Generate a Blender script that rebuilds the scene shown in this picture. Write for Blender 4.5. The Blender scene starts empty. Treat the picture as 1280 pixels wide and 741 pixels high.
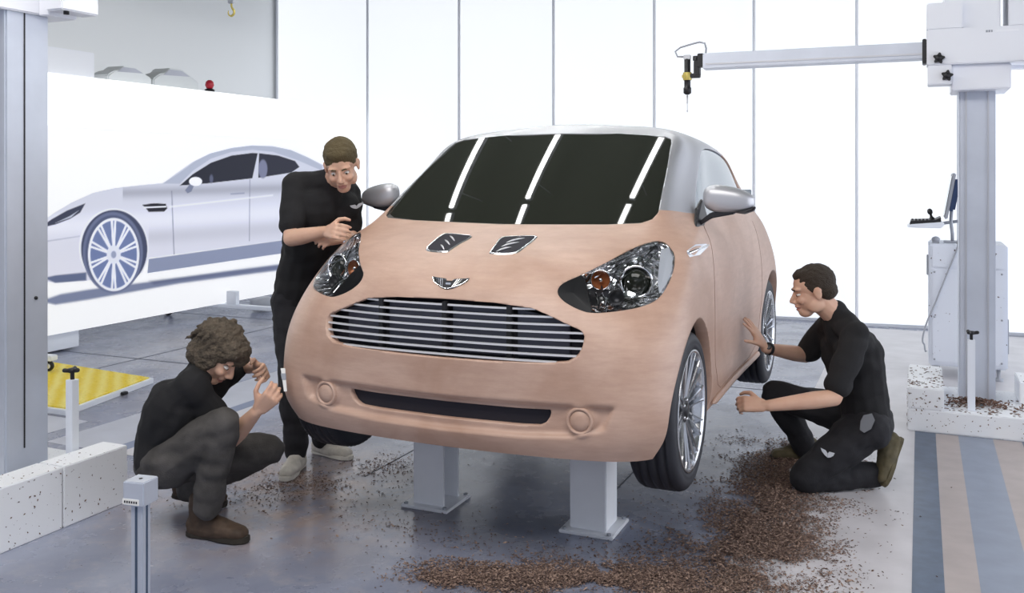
import bpy, bmesh, math, random
import numpy as np
from mathutils import Vector, Matrix, noise
from math import sin, cos, pi, radians as R
random.seed(7); rng = np.random.default_rng(7)

# ------------------------------------------------------------------ camera, world, lights
scn = bpy.context.scene
cam_d = bpy.data.cameras.new('camera'); cam = bpy.data.objects.new('camera', cam_d)
scn.collection.objects.link(cam); scn.camera = cam
CX, CY, CZ, YAW, FOC, HZ = 1.628, -3.586, 1.50, R(23.47), 1175.0, 217.4
cam.location = (CX, CY, CZ); cam.rotation_euler = (pi/2, 0, YAW)
cam_d.sensor_width = 36; cam_d.lens = 36*FOC/1280; cam_d.shift_y = -(370.5-HZ)/1280
cam_d.clip_end = 200
scn.view_settings.view_transform = 'Standard'; scn.view_settings.look = 'None'
scn.view_settings.gamma = 1; scn.view_settings.exposure = 0.0; scn.view_settings.use_curve_mapping = False
scn.cycles.use_denoising = True
scn.cycles.max_bounces = 7; scn.cycles.diffuse_bounces = 4; scn.cycles.glossy_bounces = 4
scn.cycles.sample_clamp_indirect = 4.0
w = bpy.data.worlds.new('world'); scn.world = w; w.use_nodes = True
w.node_tree.nodes['Background'].inputs[0].default_value = (0.80, 0.86, 1.0, 1)
w.node_tree.nodes['Background'].inputs[1].default_value = 0.66
WALL_E = 0.86        # luminous walls
STRIP_E = 30.0        # ceiling strip lights
def area(name, loc, rot, sx, sy, e, col=(1, 1, 1)):
    d = bpy.data.lights.new(name, 'AREA'); d.shape = 'RECTANGLE'; d.size = sx; d.size_y = sy; d.energy = e; d.color = col
    o = bpy.data.objects.new(name, d); scn.collection.objects.link(o); o.location = loc; o.rotation_euler = rot
    return o
area('added_fill_light', (0.4, -2.6, 3.95), (R(16), 0, 0), 4.5, 2.4, 200, (1, .95, .90))  # unseen fill lamp, added to light the car from above and in front

def at(px, py, d):
    "world point seen at pixel px,py at distance d along the view direction (a design aid)"
    r = (px-640)/FOC*d
    return Vector((CX + cos(YAW)*r - sin(YAW)*d, CY + sin(YAW)*r + cos(YAW)*d, CZ - (py-HZ)/FOC*d))
def onfloor(px, py, z=0.0):
    return at(px, py, FOC*(CZ-z)/(py-HZ))

# ------------------------------------------------------------------ materials
def mat(name, col, rough=.5, metal=0., spec=.5, coat=0., emit=None, estr=0., noise_amt=0., noise_scale=8., col2=None, bump=0., bump_scale=60., trans=0., ior=1.45, alpha=1.):
    m = bpy.data.materials.new(name); m.use_nodes = True; nt = m.node_tree; p = nt.nodes['Principled BSDF']
    p.inputs['Base Color'].default_value = (*col, 1); p.inputs['Roughness'].default_value = rough
    p.inputs['Metallic'].default_value = metal; p.inputs['Specular IOR Level'].default_value = spec
    p.inputs['Coat Weight'].default_value = coat; p.inputs['Coat Roughness'].default_value = .03
    p.inputs['Transmission Weight'].default_value = trans; p.inputs['IOR'].default_value = ior; p.inputs['Alpha'].default_value = alpha
    if emit: p.inputs['Emission Color'].default_value = (*emit, 1); p.inputs['Emission Strength'].default_value = estr
    tc = None
    if noise_amt or bump:
        tc = nt.nodes.new('ShaderNodeTexCoord')
    if noise_amt:
        n = nt.nodes.new('ShaderNodeTexNoise'); n.inputs['Scale'].default_value = noise_scale; n.inputs['Detail'].default_value = 6
        nt.links.new(tc.outputs['Object'], n.inputs['Vector'])
        cr = nt.nodes.new('ShaderNodeMapRange'); cr.inputs[1].default_value = .35; cr.inputs[2].default_value = .65
        nt.links.new(n.outputs['Fac'], cr.inputs[0])
        mx = nt.nodes.new('ShaderNodeMix'); mx.data_type = 'RGBA'
        c2 = col2 if col2 else tuple(c*(1-noise_amt) for c in col)
        mx.inputs[6].default_value = (*col, 1); mx.inputs[7].default_value = (*c2, 1)
        nt.links.new(cr.outputs[0], mx.inputs[0]); nt.links.new(mx.outputs[2], p.inputs['Base Color'])
    if bump:
        n = nt.nodes.new('ShaderNodeTexNoise'); n.inputs['Scale'].default_value = bump_scale; n.inputs['Detail'].default_value = 4
        nt.links.new(tc.outputs['Object'], n.inputs['Vector'])
        b = nt.nodes.new('ShaderNodeBump'); b.inputs['Strength'].default_value = bump; b.inputs['Distance'].default_value = .01
        nt.links.new(n.outputs['Fac'], b.inputs['Height']); nt.links.new(b.outputs[0], p.inputs['Normal'])
    return m
M = {}
def N(m, t): return m.node_tree.nodes.new(t)

def clay_mat():
    m = mat('clay', (.62, .42, .31), rough=.42, spec=.6); nt = m.node_tree; p = nt.nodes['Principled BSDF']; L = nt.links.new
    tc = N(m, 'ShaderNodeTexCoord')
    n1 = N(m, 'ShaderNodeTexNoise'); n1.inputs['Scale'].default_value = 2.2; n1.inputs['Detail'].default_value = 5; n1.inputs['Distortion'].default_value = .8
    mp = N(m, 'ShaderNodeMapping'); mp.inputs['Scale'].default_value = (3, 3, 16)
    n2 = N(m, 'ShaderNodeTexNoise'); n2.inputs['Scale'].default_value = 2.4; n2.inputs['Detail'].default_value = 8; n2.inputs['Roughness'].default_value = .7
    L(tc.outputs['Object'], n1.inputs['Vector']); L(tc.outputs['Object'], mp.inputs['Vector']); L(mp.outputs[0], n2.inputs['Vector'])
    r1 = N(m, 'ShaderNodeMapRange'); r1.inputs[1].default_value = .38; r1.inputs[2].default_value = .66
    r2 = N(m, 'ShaderNodeMapRange'); r2.inputs[1].default_value = .35; r2.inputs[2].default_value = .7
    L(n1.outputs['Fac'], r1.inputs[0]); L(n2.outputs['Fac'], r2.inputs[0])
    a = N(m, 'ShaderNodeMix'); a.data_type = 'RGBA'; a.inputs[6].default_value = CLAY[0]; a.inputs[7].default_value = CLAY[1]
    b = N(m, 'ShaderNodeMix'); b.data_type = 'RGBA'; b.inputs[7].default_value = CLAY[2]
    L(r1.outputs[0], a.inputs[0]); L(a.outputs[2], b.inputs[6])
    mu = N(m, 'ShaderNodeMath'); mu.operation = 'MULTIPLY'; mu.inputs[1].default_value = .42; L(r2.outputs[0], mu.inputs[0]); L(mu.outputs[0], b.inputs[0])
    L(b.outputs[2], p.inputs['Base Color'])
    return m
CLAY = ((.56, .39, .315, 1), (.43, .27, .20, 1), (.33, .205, .155, 1))
M['clay'] = clay_mat()
M['silver'] = mat('silver_film', (.50, .51, .55), rough=.38, metal=.55)
M['glass_dark'] = mat('dark_glass', (.018, .02, .016), rough=.03, spec=.6, coat=.0)
M['glass_side'] = mat('side_glass', (.30, .34, .38), rough=.04, spec=.9, metal=.55)
M['black'] = mat('black_plastic', (.012, .012, .015), rough=.45)
M['soft_black'] = mat('soft_black', (.02, .02, .03), rough=.8)
M['chrome'] = mat('chrome', (.82, .83, .86), rough=.12, metal=1)
M['alum'] = mat('aluminium', (.60, .64, .73), rough=.42, metal=.4, noise_amt=.12, noise_scale=3)
M['tyre'] = mat('tyre_rubber', (.018, .02, .028), rough=.55)
M['rim'] = mat('rim_metal', (.62, .64, .68), rough=.22, metal=.9)
M['rim_dark'] = mat('rim_dark', (.03, .03, .035), rough=.35, metal=.5)
M['lens'] = None
M['white'] = mat('white_paint', (.78, .82, .90), rough=.35)
M['white2'] = mat('white_enamel', (.84, .86, .92), rough=.4)
M['grey'] = mat('grey_plastic', (.35, .37, .42), rough=.5)
M['amber'] = mat('amber_reflector', (.38, .13, .05), rough=.2, metal=.3)
M['paper'] = mat('white_card', (.85, .85, .83), rough=.7)
M['red'] = mat('red_plastic', (.45, .02, .04), rough=.3)
M['brass'] = mat('brass_yellow', (.55, .45, .12), rough=.4, metal=.3)

def lens_mat():
    m = bpy.data.materials.new('clear_lens'); m.use_nodes = True; nt = m.node_tree; nt.nodes.clear()
    out = N(m, 'ShaderNodeOutputMaterial'); t = N(m, 'ShaderNodeBsdfTransparent'); g = N(m, 'ShaderNodeBsdfGlossy')
    g.inputs['Roughness'].default_value = .02; mx = N(m, 'ShaderNodeMixShader'); f = N(m, 'ShaderNodeFresnel'); f.inputs[0].default_value = 1.5
    t.inputs[0].default_value = (.93, .95, .97, 1)
    nt.links.new(f.outputs[0], mx.inputs[0]); nt.links.new(t.outputs[0], mx.inputs[1]); nt.links.new(g.outputs[0], mx.inputs[2]); nt.links.new(mx.outputs[0], out.inputs[0])
    return m
M['lens'] = lens_mat()

# ------------------------------------------------------------------ mesh helpers (all in world coordinates)
def wloc(p):
    v = Vector((0, 0, 0))
    while p: v = v + p.location; p = p.parent
    return v
def link(name, me, material=None, parent=None, smooth=False, mats=None):
    o = bpy.data.objects.new(name, me); scn.collection.objects.link(o)
    for m in (mats or ([material] if material else [])): me.materials.append(m)
    if smooth:
        me.polygons.foreach_set('use_smooth', [True]*len(me.polygons))
    if parent:
        me.transform(Matrix.Translation(-wloc(parent))); o.parent = parent
    return o
def setbase(o, loc):
    "moves the origin of a top-level mesh to its base"
    loc = Vector(loc); o.data.transform(Matrix.Translation(-loc)); o.location = loc; return o
def tag(o, label=None, cat=None, group=None, kind=None):
    if label: o['label'] = label
    if cat: o['category'] = cat
    if group: o['group'] = group
    if kind: o['kind'] = kind
    return o
def empty(name, loc, label, cat, group=None):
    o = bpy.data.objects.new(name, None); scn.collection.objects.link(o); o.location = loc; o.empty_display_size = .1
    return tag(o, label, cat, group)

class MB:
    "collects shapes into one mesh"
    def __init__(s): s.bm = bmesh.new(); s.mi = 0
    def _face(s, vs):
        try:
            f = s.bm.faces.new(vs); f.material_index = s.mi; return f
        except ValueError: return None
    def box(s, c, d, rot=None, bev=0.0):
        c = Vector(c); hx, hy, hz = d[0]/2, d[1]/2, d[2]/2
        b = bmesh.new(); bmesh.ops.create_cube(b, size=1)
        for v in b.verts: v.co = Vector((v.co.x*d[0], v.co.y*d[1], v.co.z*d[2]))
        if bev: bmesh.ops.bevel(b, geom=b.edges[:], offset=min(bev, min(d)*.45), segments=2, affect='EDGES')
        m = Matrix.Translation(c) @ (rot.to_4x4() if rot else Matrix())
        return s._merge(b, m)
    def _merge(s, b, m=None):
        if m is not None: b.transform(m)
        mp = {}
        for v in b.verts: mp[v] = s.bm.verts.new(v.co)
        for f in b.faces:
            nf = s._face([mp[v] for v in f.verts])
            if nf: nf.smooth = f.smooth
        b.free(); return s
    def box2(s, lo, hi, bev=0.0):
        lo = Vector(lo); hi = Vector(hi); return s.box((lo+hi)/2, hi-lo, None, bev)
    def prism(s, pts, ext, bev=0.0):
        "closed polygon of 3D points extruded by vector ext"
        b = bmesh.new(); ext = Vector(ext)
        a = [b.verts.new(p) for p in pts]; c = [b.verts.new(Vector(p)+ext) for p in pts]
        b.faces.new(a); b.faces.new(c[::-1]); n = len(a)
        for i in range(n): b.faces.new((a[i], c[i], c[(i+1) % n], a[(i+1) % n]))
        bmesh.ops.recalc_face_normals(b, faces=b.faces[:])
        if bev: bmesh.ops.bevel(b, geom=b.edges[:], offset=bev, segments=2, affect='EDGES')
        return s._merge(b)
    def tube(s, pts, rad, seg=12, caps=True, closed=False):
        pts = [Vector(p) for p in pts]; n = len(pts)
        rads = rad if isinstance(rad, (list, tuple)) else [rad]*n
        rings = []; up = None
        for i, p in enumerate(pts):
            if closed: t = pts[(i+1) % n]-pts[i-1]
            else: t = pts[min(i+1, n-1)]-pts[max(i-1, 0)]
            t = t.normalized() if t.length > 1e-9 else Vector((0, 0, 1))
            if up is None:
                up = Vector((0, 0, 1)) if abs(t.z) < .9 else Vector((1, 0, 0))
            a = (up - t*up.dot(t)).normalized(); up = a; b = t.cross(a)
            rings.append([s.bm.verts.new(p + (a*cos(2*pi*k/seg)+b*sin(2*pi*k/seg))*rads[i]) for k in range(seg)])
        m = n if closed else n-1
        for i in range(m):
            r0, r1 = rings[i], rings[(i+1) % n]
            for k in range(seg):
                f = s._face((r0[k], r0[(k+1) % seg], r1[(k+1) % seg], r1[k]))
                if f: f.smooth = seg > 6
        if caps and not closed: s._face(rings[0][::-1]); s._face(rings[-1])
        return s
    def lathe(s, prof, c, axis, seg=32, closed=False, smooth=True):
        "prof: list of (radius, height along axis)"
        c = Vector(c); ax = Vector(axis).normalized(); a = ax.orthogonal().normalized(); b = ax.cross(a)
        rings = []
        for r, h in prof:
            if r < 1e-6: rings.append([s.bm.verts.new(c+ax*h)]); continue
            rings.append([s.bm.verts.new(c + ax*h + (a*cos(2*pi*k/seg)+b*sin(2*pi*k/seg))*r) for k in range(seg)])
        pr = list(zip(rings, rings[1:])) + ([(rings[-1], rings[0])] if closed else [])
        for r0, r1 in pr:
            for k in range(seg):
                k2 = (k+1) % seg
                if len(r0) == 1 and len(r1) == 1: continue
                if len(r0) == 1: f = s._face((r0[0], r1[k2], r1[k]))
                elif len(r1) == 1: f = s._face((r0[k], r0[k2], r1[0]))
                else: f = s._face((r0[k], r0[k2], r1[k2], r1[k]))
                if f: f.smooth = smooth
        return s
    def ell(s, c, r, rot=None, seg=16, rings=10):
        b = bmesh.new(); bmesh.ops.create_uvsphere(b, u_segments=seg, v_segments=rings, radius=1)
        for f in b.faces: f.smooth = True
        m = Matrix.Translation(Vector(c)) @ (rot.to_4x4() if rot else Matrix()) @ Matrix.Diagonal((r[0], r[1], r[2], 1))
        return s._merge(b, m)
    def cap(s, p0, p1, r0, r1, seg=14):
        "round-ended tapered limb"
        p0 = Vector(p0); p1 = Vector(p1); d = p1-p0; L = max(d.length, 1e-6); prof = []
        for k in range(5): a = -pi/2 + k*pi/8; prof.append((r0*cos(a) if k else 0, r0*sin(a)))
        for k in range(5): a = k*pi/8; prof.append((r1*cos(a) if k < 4 else 0, L + r1*sin(a)))
        return s.lathe(prof, p0, d if d.length > 1e-6 else (0, 0, 1), seg)
    def build(s, name, material=None, parent=None, mats=None, smooth=None, recalc=True):
        if recalc: bmesh.ops.recalc_face_normals(s.bm, faces=s.bm.faces[:])
        me = bpy.data.meshes.new(name); s.bm.to_mesh(me); s.bm.free()
        o = link(name, me, material, parent, mats=mats)
        if smooth: me.polygons.foreach_set('use_smooth', [True]*len(me.polygons))
        return o
def copy_tree(o, parent=None):
    c = o.copy(); scn.collection.objects.link(c); c.parent = parent
    for ch in [x for x in bpy.data.objects if x.parent == o]: copy_tree(ch, c)
    return c

# ------------------------------------------------------------------ room
BY = 7.2          # back wall
def emissive(name, col, e, base=(.8, .8, .8)):
    return mat(name, base, rough=.6, emit=col, estr=e)
M['lum'] = emissive('luminous_panel', (.92, .955, 1.0), WALL_E, base=(.35, .36, .38))
M['lum_r'] = emissive('luminous_side_panel', (.90, .93, 1.0), 2.3)
M['wall_grey'] = mat('grey_wall', (.78, .80, .82), rough=.9)
def floor_mat():
    m = mat('floor', (.3, .33, .42), rough=.32, spec=.5); nt = m.node_tree; p = nt.nodes['Principled BSDF']; L = nt.links.new
    tc = N(m, 'ShaderNodeTexCoord')
    def nz(s, d=6, r=.6, dist=0.):
        n = N(m, 'ShaderNodeTexNoise'); n.inputs['Scale'].default_value = s; n.inputs['Detail'].default_value = d; n.inputs['Roughness'].default_value = r
        n.inputs['Distortion'].default_value = dist; L(tc.outputs['Object'], n.inputs['Vector']); return n
    def mr(x, a, b, c=0., d=1.):
        q = N(m, 'ShaderNodeMapRange'); q.inputs[1].default_value = a; q.inputs[2].default_value = b; q.inputs[3].default_value = c; q.inputs[4].default_value = d
        L(x, q.inputs[0]); return q.outputs[0]
    def mix(f, a, b):
        q = N(m, 'ShaderNodeMix'); q.data_type = 'RGBA'; L(f, q.inputs[0])
        for k, v in ((6, a), (7, b)):
            if isinstance(v, tuple): q.inputs[k].default_value = (*v, 1)
            else: L(v, q.inputs[k])
        return q.outputs[2]
    c = mix(mr(nz(1.1, 7, .65, .6).outputs['Fac'], .35, .68), (.26, .285, .375), (.15, .165, .235))
    c = mix(mr(nz(9, 6, .7).outputs['Fac'], .5, .75, 0, .45), c, (.42, .40, .42))
    # scraped dull patches and dirt
    n3 = nz(.55, 4, .55, .3); c = mix(mr(n3.outputs['Fac'], .55, .70, 0, .35), c, (.33, .28, .25))
    vm = N(m, 'ShaderNodeVectorMath'); vm.operation = 'DISTANCE'; vm.inputs[1].default_value = (-1.05, .05, 0); L(tc.outputs['Object'], vm.inputs[0])
    du = N(m, 'ShaderNodeMath'); du.operation = 'MULTIPLY'; L(mr(vm.outputs['Value'], .25, .95, 1., 0.), du.inputs[0]); L(mr(nz(6, 6, .7).outputs['Fac'], .35, .6, .0, .75), du.inputs[1])
    c = mix(du.outputs[0], c, (.36, .25, .19))
    sp = nz(70, 2, .5); c = mix(mr(sp.outputs['Fac'], .70, .74, 0, .8), c, (.06, .045, .05))
    L(c, p.inputs['Base Color'])
    L(mr(nz(3.5, 5, .6).outputs['Fac'], .3, .7, .16, .36), p.inputs['Roughness'])
    return m
M['floor'] = floor_mat()
f = MB(); f.box2((-7.2, -6.5, -.1), (6.5, BY+.6, 0)); tag(f.build('floor', M['floor']), kind='structure')
# inlaid floor strips and joints
def strip(name, pts, m, z=.0015, n=[0]):
    b = MB(); b.prism([Vector((x, y, -.002)) for x, y in pts], (0, 0, z+.002)); n[0] += 1
    return tag(b.build('trim_%d' % n[0], m), kind='structure')
M['strip_dark'] = mat('steel_strip', (.085, .125, .20), rough=.3, metal=.3, noise_amt=.25, noise_scale=14)
M['strip_mid'] = mat('painted_strip', (.24, .28, .37), rough=.35, noise_amt=.1, noise_scale=9)
M['strip_tan'] = mat('tan_strip', (.42, .37, .365), rough=.45, noise_amt=.1, noise_scale=9)
M['tile'] = mat('pale_tile', (.50, .52, .60), rough=.3, noise_amt=.14, noise_scale=3)
M['joint'] = mat('floor_joint', (.05, .06, .09), rough=.6)
M['bluebar'] = mat('blue_channel', (.17, .21, .33), rough=.35)
M['floor_pale'] = mat('pale_concrete', (.60, .59, .63), rough=.35, noise_amt=.14, noise_scale=5)

# back wall: staggered luminous panels between grey mullions
def wallpt(px):
    u = (px-640)/FOC; cx, cy = cos(YAW)*u - sin(YAW), sin(YAW)*u + cos(YAW)     # Y = 6.3 + (1.06 - X)*.1
    fw = (6.3+(1.06-CX)*.1-CY)/(cy+.1*cx); return Vector((CX+fw*cx, CY+fw*cy, 0))
mull = [346.5, 459.5, 574, 692, 818, 942.5, 1071, 1198, 1330, 1470, 1620]
wp = [wallpt(p) for p in mull]; away = Vector((.1, 1, 0)).normalized()
b = MB(); b.prism([(-7.2, 7.55, 0), (7.0, 6.15, 0), (7.0, 6.3, 0), (-7.2, 7.7, 0)], (0, 0, 4.15)); tag(b.build('wall_back', M['wall_grey']), kind='structure')
M['mull_d'] = mat('mullion_edge', (.62, .65, .72), rough=.5)
M['mull'] = mat('mullion_grey', (.88, .90, .95), rough=.5)
for i in range(len(wp)-1):
    p, q = wp[i]+away*.01, wp[i+1]+away*.20
    b = MB(); b.prism([p+Vector((0, 0, .03)), q+Vector((0, 0, .03)), q+away*.05+Vector((0, 0, .03)), p+away*.05+Vector((0, 0, .03))], (0, 0, 4.1)); tag(b.build('window_%d' % (i+1), M['lum']), kind='structure')
    b = MB(); b.prism([p, q, q+away*.05, p+away*.05], (0, 0, .028)); tag(b.build('trim_%d' % (60+i), M['mull_d']), kind='structure')
for i, p in enumerate(wp):
    b = MB(); dx = Vector((1, -.1, 0)).normalized()*.013
    b.prism([p-dx, p+dx, p+dx+away*.20, p-dx+away*.20], (0, 0, 4.14)); b.mi = 1; b.prism([p-dx*1.0-away*.012, p-dx*.5-away*.012, p-dx*.5, p-dx], (0, 0, 4.14))
    tag(b.build('trim_%d' % (20+i), mats=[M['mull'], M['mull_d']]), kind='structure')
b = MB(); b.box2((-6.75, -6.5, 0), (-6.6, 7.6, 4.15)); tag(b.build('wall_left', M['wall_grey']), kind='structure')
# right wall: luminous as well
b = MB(); b.box2((5.6, -6.5, 0), (5.75, BY+.25, 4.15)); tag(b.build('wall_right', M['wall_grey']), kind='structure')
for i in range(5):
    b = MB(); b.box2((5.5, -2.0+i*1.6, .15), (5.56, -2.0+i*1.6+1.52, 3.6)); tag(b.build('window_%d' % (20+i), M['lum_r']), kind='structure')
M['ceil'] = mat('dark_ceiling', (.085, .095, .08), rough=.9)
b = MB(); b.box2((-7.2, -6.5, 4.15), (6.5, BY+.6, 4.3)); tag(b.build('ceiling', M['ceil']), kind='structure')
M['tube'] = emissive('strip_tube', (1, 1, .97), STRIP_E)
for x, lab in ((-1.72, 'leftmost bright line in the windscreen'), (-.87, 'middle bright line in the windscreen'), (.10, 'rightmost bright line in the windscreen')):
    t = empty('ceiling_light', (x, 2.3, 3.5), 'long ceiling strip light mirrored as the '+lab, 'light', 'strip lights mirrored in the windscreen')
    for y0, y1 in ((-.9, .95), (1.02, 2.9), (2.97, 5.0)):
        b = MB(); b.box2((x-.02, y0, 3.53), (x+.02, y1, 3.6)); h = b.build('housing', M['grey'], t)
        b = MB(); b.box2((x-.019, y0+.02, 3.5), (x+.019, y1-.02, 3.532)); b.build('diffuser', M['tube'], h)
        for yy in (y0+.3, y1-.3):
            b = MB(); b.tube([(x, yy, 3.6), (x, yy, 4.15)], .006, 6); b.build('suspension_rod', M['grey'], h)
# ------------------------------------------------------------------ car body surface
CAR_Z = .29
GR = [  # columns: front centre ... side ... rear centre; each 13 rows bottom lip -> roof centre line (x, y, z above tyre contact)
 [(0,-.455,.19),(0,-.487,.26),(0,-.497,.40),(0,-.505,.55),(0,-.488,.68),(0,-.44,.79),(0,-.27,.90),(0,.06,.998),(0,.29,1.143),(0,.51,1.278),(0,.735,1.402),(0,.85,1.45),(0,1.05,1.462)],
 [(.29,-.45,.192),(.30,-.48,.26),(.305,-.49,.40),(.305,-.495,.55),(.295,-.476,.68),(.285,-.425,.79),(.27,-.245,.902),(.255,.07,.999),(.25,.298,1.143),(.245,.517,1.277),(.235,.742,1.4),(.17,.86,1.447),(0,1.1,1.463)],
 [(.53,-.43,.195),(.545,-.457,.26),(.553,-.468,.40),(.55,-.462,.55),(.53,-.424,.68),(.505,-.34,.79),(.48,-.18,.905),(.47,.094,1.002),(.455,.316,1.141),(.44,.536,1.273),(.42,.76,1.394),(.30,.92,1.443),(0,1.15,1.465)],
 [(.73,-.365,.20),(.757,-.395,.27),(.767,-.408,.40),(.765,-.385,.55),(.742,-.325,.68),(.71,-.215,.80),(.68,-.06,.912),(.658,.13,1.005),(.634,.345,1.135),(.608,.56,1.265),(.575,.785,1.384),(.42,.98,1.435),(0,1.2,1.468)],
 [(.80,-.26,.205),(.832,-.285,.27),(.842,-.295,.40),(.84,-.27,.55),(.822,-.19,.70),(.795,-.08,.82),(.76,.07,.925),(.715,.25,.995),(.678,.45,1.105),(.645,.65,1.235),(.602,.87,1.362),(.455,1.06,1.427),(0,1.25,1.469)],
 [(.80,.0,.2),(.835,.0,.27),(.846,0,.40),(.848,.0,.55),(.842,.03,.70),(.822,.1,.83),(.795,.24,.925),(.753,.42,.985),(.71,.60,1.10),(.67,.79,1.235),(.615,1.0,1.355),(.475,1.15,1.427),(0,1.3,1.47)],
 [(.795,.42,.2),(.82,.43,.27),(.826,.44,.40),(.828,.45,.55),(.826,.47,.70),(.818,.52,.83),(.797,.60,.92),(.762,.72,.98),(.718,.85,1.10),(.675,1.0,1.235),(.618,1.16,1.353),(.475,1.27,1.427),(0,1.36,1.469)],
 [(.79,.95,.2),(.815,.95,.27),(.82,.95,.40),(.824,.96,.55),(.825,.97,.70),(.818,.99,.83),(.797,1.02,.92),(.765,1.07,.985),(.722,1.14,1.10),(.678,1.23,1.235),(.618,1.34,1.348),(.47,1.40,1.422),(0,1.46,1.464)],
 [(.795,1.47,.2),(.82,1.47,.27),(.826,1.47,.40),(.83,1.47,.55),(.83,1.47,.70),(.82,1.47,.83),(.797,1.48,.925),(.765,1.5,1.0),(.725,1.52,1.11),(.68,1.545,1.235),(.612,1.57,1.337),(.455,1.58,1.412),(0,1.60,1.452)],
 [(.79,2.02,.2),(.83,2.02,.27),(.842,2.02,.40),(.847,2.02,.55),(.84,2.0,.70),(.818,1.98,.82),(.785,1.95,.92),(.742,1.91,1.005),(.695,1.87,1.11),(.648,1.83,1.215),(.575,1.79,1.315),(.42,1.77,1.385),(0,1.75,1.43)],
 [(.72,2.38,.2),(.76,2.40,.27),(.775,2.41,.40),(.775,2.40,.55),(.765,2.37,.70),(.74,2.32,.82),(.71,2.25,.92),(.665,2.17,1.005),(.615,2.09,1.10),(.56,2.01,1.20),(.49,1.94,1.295),(.35,1.90,1.365),(0,1.86,1.41)],
 [(.40,2.49,.2),(.41,2.51,.27),(.42,2.52,.40),(.42,2.51,.55),(.41,2.48,.70),(.40,2.43,.82),(.38,2.36,.92),(.36,2.28,1.005),(.33,2.20,1.10),(.30,2.11,1.20),(.26,2.03,1.295),(.18,1.97,1.36),(0,1.92,1.395)],
 [(0,2.50,.2),(0,2.53,.27),(0,2.54,.40),(0,2.53,.55),(0,2.50,.70),(0,2.45,.82),(0,2.38,.92),(0,2.31,1.005),(0,2.22,1.10),(0,2.13,1.20),(0,2.05,1.295),(0,1.99,1.36),(0,1.95,1.39)],
]
def spline_matrix(t, ts, periodic):
    "rows of weights W so that value(ts)=W@knots for a C2 cubic spline through knots at t"
    n = len(t); h = np.diff(t) if not periodic else np.diff(np.append(t, t[0]+PER))
    if periodic:
        A = np.zeros((n, n)); B = np.zeros((n, n))
        for i in range(n):
            hm, hp = h[i-1], h[i]
            A[i, i-1] += hm; A[i, i] += 2*(hm+hp); A[i, (i+1) % n] += hp
            B[i, i-1] += 6/hm; B[i, i] += -6/hm-6/hp; B[i, (i+1) % n] += 6/hp
        S = np.linalg.solve(A, B)
    else:
        A = np.eye(n); B = np.zeros((n, n))
        for i in range(1, n-1):
            hm, hp = h[i-1], h[i]
            A[i, i-1] = hm; A[i, i] = 2*(hm+hp); A[i, i+1] = hp
            B[i, i-1] = 6/hm; B[i, i] = -6/hm-6/hp; B[i, i+1] = 6/hp
        S = np.linalg.solve(A, B)
    W = np.zeros((len(ts), n)); I = np.eye(n)
    for k, x in enumerate(ts):
        i = int(np.searchsorted(t, x, side='right')-1); i = min(max(i, 0), (n-1) if periodic else n-2)
        j = (i+1) % n; hh = h[i]; b = (x-t[i])/hh; a = 1-b
        W[k] = a*I[i]+b*I[j]+((a**3-a)*S[i]+(b**3-b)*S[j])*hh*hh/6
    return W
half = np.array(GR)                      # 13 cols x 13 rows x 3
full = np.concatenate([half, (half*np.array([-1, 1, 1]))[-2:0:-1]], 0)   # 24 columns, closed
dist = np.linalg.norm(np.roll(full, -1, 0)-full, axis=2)[:, 1:9].mean(1)
tu = np.concatenate([[0], np.cumsum(dist)[:-1]]); PER = dist.sum()
dv = np.linalg.norm(np.diff(full, axis=1), axis=2)[:10].mean(0); tv = np.concatenate([[0], np.cumsum(dv)])
NSU, NSV = 22, 18
us = np.concatenate([np.linspace(tu[i], tu[i]+dist[i], NSU, endpoint=False) for i in range(24)])
vs_ = np.concatenate([np.linspace(tv[i], tv[i+1], NSV, endpoint=False) for i in range(12)]+[[tv[-1]]])
WU = spline_matrix(tu, us, True); WV = spline_matrix(tv, vs_, False)
S = np.einsum('ui,vj,ijk->uvk', WU, WV, full)
# bumper sculpting: recessed band round the lower intake and fog lamps (moves the surface backwards)
def sdpoly(P, poly):
    "signed distance of points (N,2) to a polygon, negative inside"
    poly = np.asarray(poly, float); a = poly; b = np.roll(poly, -1, 0); e = b-a
    w_ = P[:, None, :]-a[None]; t = np.clip((w_*e).sum(2)/((e*e).sum(1)+1e-12), 0, 1)
    d = np.sqrt((((w_-e*t[..., None])**2).sum(2)).min(1))
    c1 = (a[None, :, 1] <= P[:, 1:2]) & (b[None, :, 1] > P[:, 1:2]); c2 = (a[None, :, 1] > P[:, 1:2]) & (b[None, :, 1] <= P[:, 1:2])
    cr = e[None, :, 0]*w_[:, :, 1]-e[None, :, 1]*w_[:, :, 0]
    wn = (c1 & (cr > 0)).sum(1)-(c2 & (cr < 0)).sum(1)
    return np.where(wn != 0, -d, d)
def smooth_poly(pts, n=8, closed=True):
    P = [Vector(p) for p in pts]; out = []; m = len(P)
    for i in range(m):
        p0, p1, p2, p3 = P[i-1], P[i], P[(i+1) % m], P[(i+2) % m]
        for k in range(n):
            t = k/n; out.append(.5*((2*p1)+(p2-p0)*t+(2*p0-5*p1+4*p2-p3)*t*t+(3*p1-p0-3*p2+p3)*t**3))
    return [tuple(q) for q in out]
def sstep(a, b, x): t = np.clip((x-a)/(b-a), 0, 1); return t*t*(3-2*t)
flat = S.reshape(-1, 3)
front = (flat[:, 1] < .1)
rec = [(-.655, .40), (-.45, .395), (0, .388), (.45, .395), (.655, .40), (.62, .315), (.50, .282), (.3, .268), (0, .262), (-.3, .268), (-.50, .282), (-.62, .315)]
d = sdpoly(flat[:, [0, 2]], rec)
flat[:, 1] += np.where(front, .026*(1-sstep(-.016, .006, d)), 0)
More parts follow.
